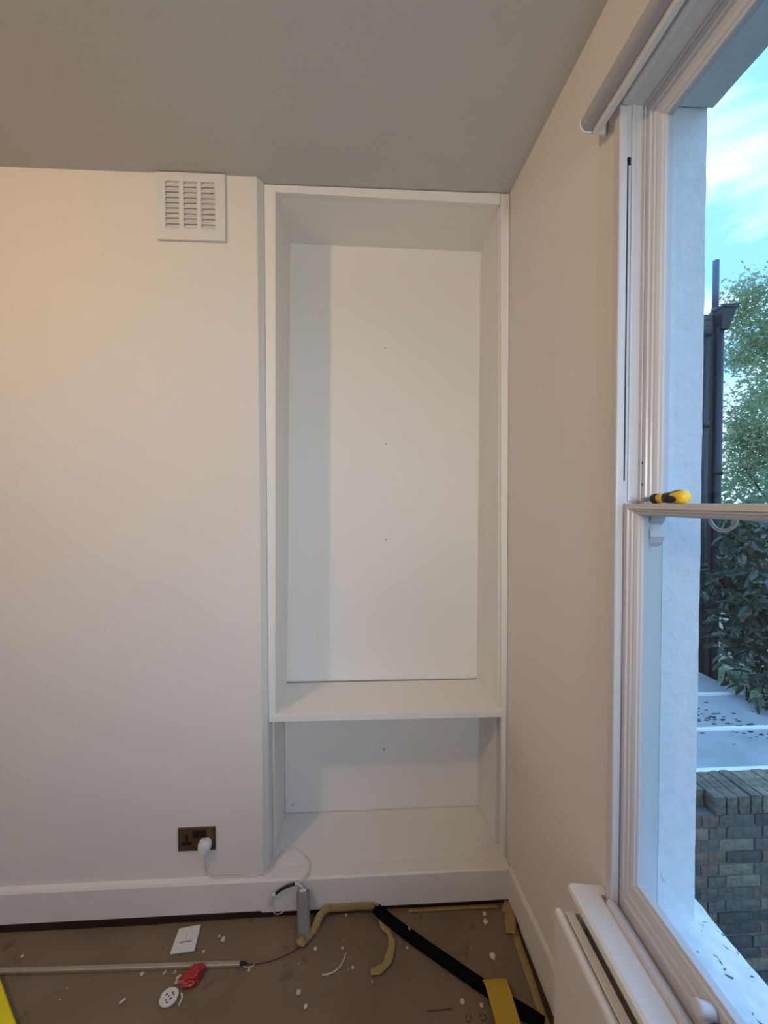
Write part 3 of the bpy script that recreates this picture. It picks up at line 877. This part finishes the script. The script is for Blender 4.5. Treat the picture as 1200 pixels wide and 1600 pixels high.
# outer reveal, soffit and sill (white painted masonry)
def rough_box(bm, x0, x1, y0, y1, z0, z1, n, amp, seed):
    k = len(bm.verts)
    nx_, ny_, nz_ = n
    idx = {}
    def V(i, j, l):
        key = (i, j, l)
        if key not in idx:
            p = Vector((x0 + (x1 - x0) * i / nx_, y0 + (y1 - y0) * j / ny_, z0 + (z1 - z0) * l / nz_))
            q = p * 14 + Vector((seed, seed, seed))
            dx = noise.noise(q) + 0.6 * noise.noise(q * 2.7)
            dz = noise.noise(q + Vector((30, 0, 0))) + 0.6 * noise.noise(q * 2.7 + Vector((9, 0, 0)))
            idx[key] = bm.verts.new(p + Vector((dx if i == nx_ else 0, 0.35 * dx if j in (0, ny_) else 0, dz * 0.5 if l == nz_ else 0)) * amp)
        return idx[key]
    for i in range(nx_):
        for j in range(ny_):
            bm.faces.new((V(i, j, 0), V(i, j + 1, 0), V(i + 1, j + 1, 0), V(i + 1, j, 0)))
            bm.faces.new((V(i, j, nz_), V(i + 1, j, nz_), V(i + 1, j + 1, nz_), V(i, j + 1, nz_)))
    for i in range(nx_):
        for l in range(nz_):
            bm.faces.new((V(i, 0, l), V(i + 1, 0, l), V(i + 1, 0, l + 1), V(i, 0, l + 1)))
            bm.faces.new((V(i, ny_, l), V(i, ny_, l + 1), V(i + 1, ny_, l + 1), V(i + 1, ny_, l)))
    for j in range(ny_):
        for l in range(nz_):
            bm.faces.new((V(0, j, l), V(0, j, l + 1), V(0, j + 1, l + 1), V(0, j + 1, l)))
            bm.faces.new((V(nx_, j, l), V(nx_, j + 1, l), V(nx_, j + 1, l + 1), V(nx_, j, l + 1)))
bm = bmesh.new()
rough_box(bm, 0.113, 0.2055, YA, YA + 0.0175, 0.600, Z1 + 0.015, (2, 1, 110), 0.0022, 3)
struct('trim_1', bm, M['masonry'])
bm = bmesh.new()
rough_box(bm, 0.113, 0.2155, YB - 0.0175, YA - 0.003, Z1 + 0.0005, Z1 + 0.0195, (2, 50, 1), 0.0015, 9)
struct('trim_2', bm, M['masonry'])
bm = bmesh.new()
rough_box(bm, 0.113, 0.2155, YB - 0.0175, YB, 0.600, Z1 + 0.015, (2, 1, 40), 0.0022, 12)
struct('trim_3', bm, M['masonry'])
bm = bmesh.new()
rough_box(bm, 0.113, 0.258, YB - 0.12, YA + 0.12, 0.535, 0.599, (14, 130, 2), 0.0045, 5)
for v in bm.verts:
    if v.co.z > 0.57:
        v.co.z += 0.016 - (v.co.x - 0.113) * 0.15
sill = struct('trim_4', bm, M['sill'], smooth=True)

# unseen second window further along the wall, added to let in soft daylight
w2 = root('fill_window_2', (0.08, -3.3, 0.65))
part('sash_frame', S, w2, (0.02, 0.06, YC - 0.06, YC, Z0, Z1), (0.02, 0.06, YD, YD + 0.06, Z0, Z1), (0.02, 0.06, YD, YC, Z0, Z0 + 0.07), (0.02, 0.06, YD, YC, Z1 - 0.07, Z1), (0.02, 0.06, YD, YC, 1.57, 1.61))
part('glass', M['glass'], w2, (0.038, 0.041, YD + 0.05, YC - 0.05, Z0 + 0.06, Z1 - 0.06))

w3 = root('fill_window_3', (-1.4, FY, 1.1))  # unseen window, added to send daylight onto the back wall
part('window_frame', S, w3, *[(x, x + 0.07, FY - 0.07, FY - 0.02, 1.10, 2.50) for x in (-2.10, -1.435, -0.77)], (-2.03, -0.77, FY - 0.07, FY - 0.02, 2.42, 2.50), (-2.03, -0.77, FY - 0.07, FY - 0.02, 1.10, 1.18))
part('glass', M['glass'], w3, (-2.05, -0.75, FY - 0.046, FY - 0.043, 1.16, 2.44))

# screwdriver on the meeting rail
sd = thing('screwdriver', 'stubby yellow and black screwdriver lying on the window meeting rail', 'screwdriver', (0.033, -0.80, ZM))
ax = Vector((-0.02, 1.0, 0.0)).normalized()
def sdp(name, prof, m):
    bm = bmesh.new()
    bm_lathe(bm, prof, (0.034, -0.846, ZM + 0.0139), (ax.x, ax.y, -0.040), n=20)
    return obj(name, bm, m, sd, smooth=True)
sdp('handle_cap', [(0.0, 0.004), (0.002, 0.0095), (0.007, 0.0128), (0.016, 0.0137), (0.026, 0.0132), (0.034, 0.0120)], M['drvyellow'])
sdp('rubber_grip', [(0.034, 0.0121), (0.040, 0.0118), (0.050, 0.0108), (0.056, 0.0104)], M['drvblack'])
sdp('handle_band', [(0.056, 0.0104), (0.062, 0.0103), (0.072, 0.0104)], M['drvyellow'])
sdp('handle_collar', [(0.072, 0.0105), (0.084, 0.0104), (0.090, 0.0098), (0.094, 0.007)], M['drvblack'])
sdp('blade', [(0.094, 0.0042), (0.103, 0.0042), (0.108, 0.0050), (0.118, 0.0046), (0.124, 0.0018)], M['steel'])
for a in range(4):                     # black wedges of rubber reaching up over the yellow cap
    bm = bmesh.new()
    t0 = a * PI / 2 + 0.5
    o3, d3 = Vector((0.034, -0.846, ZM + 0.0139)), Vector((ax.x, ax.y, -0.040)).normalized()
    a3 = d3.orthogonal().normalized()
    b3 = d3.cross(a3)
    vs = []
    for sx, ww in ((0.035, 0.62), (0.026, 0.50), (0.018, 0.34), (0.013, 0.16)):
        rr = 0.0140 if sx < 0.03 else 0.0124
        vs.append([bm.verts.new(o3 + d3 * sx + (a3 * math.cos(t0 + q * ww) + b3 * math.sin(t0 + q * ww)) * rr) for q in (-1, -0.5, 0, 0.5, 1)])
    for r0, r1 in zip(vs, vs[1:]):
        for j in range(4):
            bm.faces.new((r0[j], r0[j + 1], r1[j + 1], r1[j]))
    obj('grip_wedge', bm, M['drvblack'], sd, smooth=True)

# ------------------------------------------------------------------ roller blind
bl = thing('roller_blind', 'rolled-up grey roller blind fixed on the wall above the window', 'blind', (-0.045, -1.2, 2.52))
BX, BZ = -0.045, 2.519
bm = bmesh.new()
bm_cyl(bm, (BX, -0.622, BZ), (BX, YB - 0.07, BZ), 0.0185, n=28)
obj('fabric_roll', bm, M['blind'], bl, smooth=True)
part('hem_bar', M['blindrail'], bl, (-0.036, -0.021, YB - 0.06, -0.626, 2.488, 2.507), bevel=0.002)
part('fabric_drop', M['blind'], bl, (-0.0285, -0.0275, YB - 0.06, -0.626, 2.506, 2.519))
def bracket(y0, y1):
    bm = bmesh.new()
    pr = [(BX + 0.021 * math.cos(a), BZ + 0.021 * math.sin(a)) for a in [PI / 2 + PI * i / 10 for i in range(11)]]
    pr += [(wx(-0.62) - 0.001, BZ - 0.021), (wx(-0.62) - 0.001, BZ + 0.021)]
    bm_prism(bm, pr, 'y', y0, y1)
    b = obj('bracket', bm, M['blindrail'], bl, bevel=0.001)
    bm = bmesh.new()
    ym = y1 if y1 > -1 else y0
    bm_cyl(bm, (BX, ym - 0.001, BZ), (BX, ym + 0.004 * (1 if y1 > -1 else -1), BZ), 0.007, n=12)
    obj('pin', bm, M['grey'], b)
bracket(-0.622, -0.616)
bracket(YB - 0.078, YB - 0.072)

# ------------------------------------------------------------------ radiator
rad = thing('radiator', 'white panel radiator on the wall below the window board', 'radiator', (-0.08, -1.2, 0.15))
RY0, RY1 = -1.85, -0.640
bm = bmesh.new()
bm_prism(bm, [(-0.120, 0.12), (-0.120, 0.604), (-0.117, 0.612), (-0.108, 0.614), (-0.100, 0.609), (-0.100, 0.12)], 'y', RY0, RY1)
obj('front_panel', bm, M['trim'], rad, bevel=0.001)
part('top_grille', M['trim'], rad, (-0.0965, -0.074, RY0 + 0.01, RY1 - 0.004, 0.20, 0.607), bevel=0.0015)
part('rear_panel', M['trim'], rad, (-0.040, -0.022, RY0 + 0.01, RY1 - 0.006, 0.12, 0.585), bevel=0.002)
part('end_cover', M['trim'], rad, (-0.0995, -0.024, RY1 - 0.004, RY1, 0.14, 0.600), bevel=0.001)
for yb in (-0.72, -1.70):
    part('wall_bracket', M['trim'], rad, (-0.0738, 0.004, yb, yb + 0.02, 0.2, 0.5))
bm = bmesh.new()
bm_cyl(bm, (-0.058, RY1 - 0.02, FZ), (-0.058, RY1 - 0.02, 0.16), 0.0075, n=12)
obj('valve_pipe', bm, M['cable'], rad, smooth=True)

# ------------------------------------------------------------------ outside: brick garden wall
WY, WT = 0.70, 0.222                   # front face and thickness
gw = thing('garden_wall', 'sooty stock brick garden wall with lichen-covered brick-on-edge coping', 'wall', (1.8, WY + 0.11, -2.8))
part('mortar', M['mortar'], gw, (0.85, 3.1, WY + 0.006, WY + WT - 0.006, -2.8, -0.264))
def brick_mesh(name, sx, sy, sz, seed, m, amp=0.004):
    bm = bmesh.new()
    bm_box(bm, -sx / 2, sx / 2, -sy / 2, sy / 2, -sz / 2, sz / 2)
    bmesh.ops.subdivide_edges(bm, edges=bm.edges, cuts=1, use_grid_fill=True)
    for v in bm.verts:
        q = v.co * 30 + Vector((seed, seed * 2, 0))
        v.co += Vector((noise.noise(q), noise.noise(q + Vector((7, 0, 0))), noise.noise(q + Vector((0, 7, 0))))) * amp
    bmesh.ops.recalc_face_normals(bm, faces=bm.faces)
    me = bpy.data.meshes.new(name)
    bm.to_mesh(me)
    bm.free()
    me.materials.append(m)
    return me
def put(name, me, loc, parent, rot=0.0):
    o = bpy.data.objects.new(name, me)
    COL.objects.link(o)
    o.parent = parent
    o.location = Vector(loc) - parent.location
    o.rotation_euler = (0, rot, 0)
    return o
ST = [brick_mesh('brick', 0.213, 0.10, 0.064, k * 3.1, BRICK[k % 4]) for k in range(8)]
HD = [brick_mesh('brick', 0.102, 0.10, 0.064, k * 5.1 + 2, BRICK[k % 4]) for k in range(6)]
CO = [brick_mesh('coping_brick', 0.065, WT + 0.012, 0.105, k * 4.3, LICHEN[k % 2], 0.006) for k in range(6)]
zc = -0.264 - 0.0375
for row in range(17):                  # Flemish bond rows
    x = 0.92 - (0.0 if row % 2 else 0.16)
    k = row
    while x < 3.0:
        if k % 2:
            w, me = 0.213, random.choice(ST)
        else:
            w, me = 0.102, random.choice(HD)
        if x > 0.88:
            put('brick', me, (x + w / 2, WY + 0.050 + random.uniform(-0.004, 0.005), zc), gw, random.uniform(-0.012, 0.012))
        x += w + 0.011
        k += 1
    zc -= 0.075
x = 0.94
while x < 3.0:
    back = 0.075 if x < 1.47 else 0.0
    put('coping_brick', random.choice(CO), (x, WY + WT / 2 + back, -0.206 + random.uniform(-0.004, 0.004)), gw, random.uniform(-0.05, 0.05))
    x += 0.0755

# flat roof beyond the wall
rf = thing('flat_roof', 'pale grey sheet roof with raised seams coloured as sky-lit behind the brick wall', 'roof', (2.0, 1.8, -0.3))
RX1 = 2.90
RS = (0.95, 1.392, 1.945, 2.62)
for a, b in zip(RS, RS[1:]):
    part('roof_sheet', M['lead'], rf, (0.5, RX1, a, b - 0.004, -0.24, -0.156))
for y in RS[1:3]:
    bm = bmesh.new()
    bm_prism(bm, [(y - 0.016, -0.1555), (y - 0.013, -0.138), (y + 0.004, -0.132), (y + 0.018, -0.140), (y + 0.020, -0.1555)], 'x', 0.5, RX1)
    obj('seam', bm, M['flashing_litseam'], rf)  # same grey as the sheets, sky brightness put into its colour
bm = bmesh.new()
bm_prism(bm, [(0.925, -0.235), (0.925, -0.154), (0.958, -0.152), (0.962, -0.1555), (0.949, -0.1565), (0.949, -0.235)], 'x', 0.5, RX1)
obj('flashing', bm, M['flashing_litseam'], rf)
part('wall_below', M['render'], rf, (0.5, RX1 - 0.02, 0.98, 2.60, -2.8, -0.241))
bm = bmesh.new()
for i in range(150):                   # moss specks and leaf litter along the roof
    t = random.random()
    x, y = 2.05 + t * 0.85 + random.gauss(0, 0.10), 1.62 - t * 0.50 + random.gauss(0, 0.14)
    if x > 2.88 or any(abs(y - q) < 0.03 for q in RS):
        continue
    r = random.uniform(0.004, 0.014)
    n_ = 5
    vs = [bm.verts.new((x + r * 1.9 * math.cos(2 * PI * j / n_), y + r * math.sin(2 * PI * j / n_), -0.1555)) for j in range(n_)]
    c_ = bm.verts.new((x, y, -0.1555 + r * 0.5))
    for j in range(n_):
        bm.faces.new((vs[j], vs[(j + 1) % n_], c_))
dl = obj('moss_specks', bm, M['dirt'], rf)
dl['kind'] = 'stuff'

# brick pier with pipes at the end of the roof
PY = 2.66
pier = thing('brick_pier', 'tall brick chimney pier with corbelled top beyond the flat roof', 'chimney', (2.85, PY + 0.2, -2.8))
PX0, PX1 = 2.62, 3.235
part('core', M['mortar'], pier, (PX0 + 0.006, PX1 - 0.006, PY + 0.008, PY + 0.44, -2.8, 3.46))
z = -0.40
row = 0
while z < 3.44:
    x = PX0 + (0.0 if row % 2 else -0.001)
    pat = [ST, HD, ST, HD] if row % 2 else [HD, ST, HD, ST]
    for q in pat:
        w = 0.213 if q is ST else 0.102
        if x + w < PX1 + 0.03 and x > 2.72:
            put('brick', random.choice(q), (x + w / 2, PY + 0.05, z), pier)
        x += w + 0.0085
    z += 0.075
    row += 1
bm = bmesh.new()
for k, (g, zz) in enumerate(((0.02, 3.44), (0.045, 3.50), (0.07, 3.56))):
    bm_box(bm, PX0 - g, PX1 + g * 0.3, PY - g * 0.1, PY + 0.44 + g, zz, zz + 0.062)
obj('corbel', bm, M['mortar'], pier, bevel=0.006)

def pipe(name, label, x, y, z0, z1, r, m, collars):
    t = thing(name, label, 'pipe', (x, y, z0))
    bm = bmesh.new()
    bm_cyl(bm, (x, y, z0), (x, y, z1), r, n=16)
    obj('pipe_shaft', bm, m, t, smooth=True)
    for zc_ in collars:
        bm = bmesh.new()
        bm_cyl(bm, (x, y, zc_), (x, y, zc_ + 0.06), r * 1.22, n=16)
        obj('collar', bm, m, t, smooth=True)
    return t
k_ = (PY - 0.06 + 1.6) / (2.45 + 1.6)
def ex(px):                            # x on the plane just in front of the pier face, from bearings taken at the camera
    return -0.5895 + (px + 0.5895) * k_
pipe('soil_pipe', 'left black cast iron pipe running up the brick pier', ex(2.922), PY - 0.055, -1.0, 3.40, 0.043, M['pipe'], (0.9, 2.4, 3.36))
rp = pipe('rainwater_pipe', 'right black cast iron pipe with a hopper head on the pier', ex(3.072), PY - 0.055, -1.0, 3.46, 0.042, M['pipe'], (0.4, 1.9))
hx = ex(3.085)
bm = bmesh.new()
bm_hex(bm, [(hx - 0.04, PY - 0.11, 3.43), (hx + 0.045, PY - 0.11, 3.43), (hx + 0.045, PY - 0.02, 3.43), (hx - 0.04, PY - 0.02, 3.43), (hx - 0.05, PY - 0.14, 3.64), (hx + 0.10, PY - 0.14, 3.64), (hx + 0.10, PY - 0.01, 3.64), (hx - 0.05, PY - 0.01, 3.64)])
bm_box(bm, hx - 0.06, hx + 0.115, PY - 0.15, PY - 0.005, 3.64, 3.665)
obj('hopper_head', bm, M['pipe'], rp)
bm = bmesh.new()
bm_cyl(bm, (hx - 0.02, PY - 0.06, 3.705), (hx + 0.17, PY - 0.10, 3.70), 0.006, n=8)
obj('stay_rod', bm, M['pipe'], rp)
vp = pipe('vent_stack', 'slim grey vent pole standing on top of the pier', -0.5895 + 3.6115 * (PY + 1.67) / 4.05, PY + 0.07, 3.625, 4.24, 0.031, M['vent_pipe'], ())
bm = bmesh.new()
bm_lathe(bm, [(0.0, 0.085), (0.03, 0.078), (0.07, 0.045), (0.10, 0.04)], (-0.5895 + 3.6115 * (PY + 1.67) / 4.05, PY + 0.07, 3.622), (0, 0, 1), n=16)
obj('flashing_cone', bm, M['vent_pipe'], vp, smooth=True)

# ------------------------------------------------------------------ planting
def leaf_verts(l, w, fold=0.25, droop=0.2):
    return [(0, 0, 0), (l * 0.35, w / 2, fold * w * 0.5 - droop * l * 0.1), (l * 0.75, w * 0.36, fold * w * 0.4 - droop * l * 0.5), (l, 0, -droop * l),
            (l * 0.75, -w * 0.36, fold * w * 0.4 - droop * l * 0.5), (l * 0.35, -w / 2, fold * w * 0.5 - droop * l * 0.1), (l * 0.5, 0, -droop * l * 0.25)]
LF = [(0, 6, 1), (1, 6, 2), (2, 6, 3), (3, 6, 4), (4, 6, 5), (5, 6, 0)]
def rot_rand(up=0.35):
    z = Vector((random.gauss(0, 1), random.gauss(0, 1), random.gauss(0.5, 0.8) + up)).normalized()
    x = Vector((random.gauss(0, 1), random.gauss(0, 1), random.gauss(-0.2, 0.6)))
    x = (x - z * x.dot(z)).normalized()
    return Matrix((x, z.cross(x), z)).transposed()
def leaf_cloud(name, pts, l, w, m, parent, jitter=0.35, simple=True):
    V_, F_ = [], []
    for p in pts:
        R = rot_rand()
        s = 1 + random.uniform(-jitter, jitter)
        base = len(V_)
        if simple:
            lv = [(0, 0, 0), (l * 0.45, w / 2, w * 0.12), (l, 0, -l * 0.15), (l * 0.45, -w / 2, w * 0.12)]
            V_ += [Vector(p) + R @ (Vector(q) * s) for q in lv]
            F_ += [(base, base + 1, base + 2), (base, base + 2, base + 3)]
        else:
            V_ += [Vector(p) + R @ (Vector(q) * s) for q in leaf_verts(l, w)]
            F_ += [tuple(base + i for i in f) for f in LF]
    me = bpy.data.meshes.new(name)
    me.from_pydata(V_, [], F_)
    me.materials.append(m)
    o = bpy.data.objects.new(name, me)
    COL.objects.link(o)
    o.parent = parent
    o.matrix_parent_inverse = Matrix.Translation(-parent.location)
    o['kind'] = 'stuff'
    return o
def crown(centres, per, sig):
    out = []
    for c, r in centres:
        for _ in range(int(per * r)):
            d_ = Vector((random.gauss(0, 1), random.gauss(0, 1), random.gauss(0, 1))).normalized()
            out.append(Vector(c) + d_ * r * (random.random() ** 0.4) + Vector((random.gauss(0, sig), random.gauss(0, sig), random.gauss(0, sig))))
    return out
def clumps(c, rad, n, r, seed):
    rnd = random.Random(seed)
    out = []
    for _ in range(n):
        d_ = Vector((rnd.gauss(0, 1), rnd.gauss(0, 1), rnd.gauss(0, 1))).normalized() * (rnd.random() ** 0.45)
        out.append((Vector(c) + Vector((d_.x * rad[0], d_.y * rad[1], d_.z * rad[2])), r * rnd.uniform(0.6, 1.25)))
    return out
def tree(name, label, base, cl, per, l, w, m, sig=0.08, nb=14, tr=0.11):
    t = thing(name, label, 'tree', base, None)
    leaf_cloud('foliage', crown(cl, per, sig), l, w, m, t)
    top = sum((c for c, r in cl), Vector()) / len(cl)
    bm = bmesh.new()
    b0 = Vector(base)
    bm_tube(bm, [b0, b0.lerp(top, 0.4) + Vector((0.1, 0.05, 0)), top], lambda q: tr * (1 - 0.6 * q), n=10)
    obj('trunk', bm, M['bark'], t, smooth=True)
    for c, r in cl[:nb]:
        bm = bmesh.new()
        s0 = b0.lerp(top, random.uniform(0.45, 0.9))
        bm_tube(bm, [s0, s0.lerp(c, 0.5) + Vector((0, 0, -0.1)), c], lambda q: tr * 0.35 * (1 - 0.75 * q), n=6, k=4)
        obj('branch', bm, M['bark'], t, smooth=True)
    return t
tree('garden_tree', 'tall pale-leaved tree against the sky beyond the pier', (9.1, 6.7, -2.8), clumps((9.0, 6.7, 3.5), (1.9, 1.0, 2.3), 46, 0.55, 3) + clumps((8.0, 6.6, 5.0), (0.85, 0.8, 1.5), 30, 0.40, 11) + clumps((7.5, 6.5, 2.9), (0.6, 0.8, 1.5), 16, 0.36, 8), 460, 0.115, 0.042, M['leafA'])
tree('dense_tree', 'dense darker tree filling the view behind the garden shrub', (6.2, 4.0, -2.8), clumps((6.1, 4.0, 1.0), (1.6, 0.6, 1.6), 46, 0.5, 5), 460, 0.12, 0.055, M['leafC'])
tree('far_tree', 'far rounded green tree at the back of the garden', (15.5, 11.5, -2.8), clumps((15.0, 11.5, 0.9), (4.5, 1.5, 2.6), 60, 0.9, 6), 200, 0.16, 0.09, M['leafC'])

for bx, by, sd in ((17.0, 6.8, 31), (19.5, 1.0, 32), (19.0, -6.0, 33)):
    tree('boundary_tree', 'green tree on the far garden boundary, ' + {31: 'behind the lawn', 32: 'opposite the window', 33: 'farthest along the lawn'}[sd], (bx, by, -2.8), clumps((bx, by, 0.9), (2.0, 2.8, 2.8), 50, 0.9, sd), 130, 0.2, 0.11, M['leafC'], nb=6)
# glossy shrub close to the window: single leaves nearest, the rest one mass
shb = thing('glossy_shrub', 'dark glossy-leaved shrub overhanging the flat roof', 'shrub', (3.5, 2.1, -2.8))
scl = clumps((3.22, 1.95, 0.68), (0.68, 0.42, 0.76), 42, 0.19, 21) + clumps((2.72, 1.65, 0.95), (0.26, 0.25, 0.42), 8, 0.13, 4) + clumps((3.02, 1.60, -0.04), (0.20, 0.2, 0.14), 6, 0.12, 14)
leaf_cloud('foliage', crown(scl, 260, 0.03), 0.125, 0.048, M['leafB'], shb, simple=False)
lm = []
for k in range(4):
    me = bpy.data.meshes.new('leaf')
    me.from_pydata(leaf_verts(0.14 + 0.01 * k, 0.046 + 0.004 * k, 0.2 + 0.1 * k, 0.1 + 0.1 * k), [], LF)
    me.materials.append(M['leafB'])
    lm.append(me)
camv = Vector(cam.location)
cand = crown(scl, 110, 0.03)
cand.sort(key=lambda p: (p - camv).length)
for p in cand[:230]:
    o = bpy.data.objects.new('leaf', random.choice(lm))
    COL.objects.link(o)
    o.parent = shb
    o.location = p - shb.location
    o.rotation_euler = rot_rand(0.6).to_euler()
bm = bmesh.new()
bm_tube(bm, [(3.5, 2.1, -2.8), (3.45, 2.1, -1.0), (3.3, 2.0, 0.4)], lambda q: 0.05 * (1 - 0.6 * q), n=8)
obj('stem', bm, M['bark'], shb, smooth=True)
for c, r in scl[::2]:
    bm = bmesh.new()
    s0 = Vector((3.45, 2.1, -1.0)).lerp(Vector((3.3, 2.0, 0.4)), random.random())
    bm_tube(bm, [s0, s0.lerp(c, 0.5) + Vector((0, 0, 0.05)), c], 0.008, n=5, k=4)
    obj('branch', bm, M['bark'], shb, smooth=True)

# pale ferns on the ground past the roof edge
fn = thing('pale_fern', 'pale feathery fern clump just past the roof edge', 'fern', (4.2, 3.2, -2.8))
V_, F_ = [], []
for i in range(170):
    c = Vector((random.uniform(3.75, 5.4), random.uniform(2.6, 3.9), random.uniform(-0.95, -0.55)))
    a = random.uniform(0, 2 * PI)
    d_ = Vector((math.cos(a), math.sin(a), 0))
    s_ = Vector((-d_.y, d_.x, 0))
    ln = random.uniform(0.22, 0.42)
    for j in range(9):
        t = j / 9
        p = c + d_ * ln * t + Vector((0, 0, 0.20 * t - 0.34 * t * t))
        wl = 0.085 * math.sin(PI * (0.15 + 0.8 * t))
        for sg in (-1, 1):
            b = len(V_)
            V_ += [p, p + s_ * sg * wl + d_ * 0.03, p + d_ * 0.022]
            F_.append((b, b + 1, b + 2))
me = bpy.data.meshes.new('fronds')
me.from_pydata([tuple(v) for v in V_], [], F_)
me.materials.append(M['fern'])
o = bpy.data.objects.new('fronds', me)
COL.objects.link(o)
o.parent = fn
o.matrix_parent_inverse = Matrix.Translation(-fn.location)
o['kind'] = 'stuff'
bm = bmesh.new()
for i in range(14):
    x, y = random.uniform(3.8, 5.3), random.uniform(2.7, 3.8)
    bm_cyl(bm, (x, y, -2.8), (x + 0.05, y, -0.85), 0.012, 0.006, n=5)
obj('stems', bm, M['fern'], fn)

# pale garden building beyond, ground
fb = thing('pale_outbuilding', 'pale rendered outbuilding glimpsed between the shrub leaves', 'building', (9.2, 8.7, -2.8))
part('wall', M['render'], fb, (7.4, 11.0, 8.6, 8.8, -2.8, -0.3))
part('roof', M['lead'], fb, (7.3, 11.1, 8.5, 9.2, -0.299, -0.2))
bm = bmesh.new()
bm_box(bm, 0.3, 60, -30, 60, -2.95, -2.80)
g = struct('ground', bm, M['ground'])
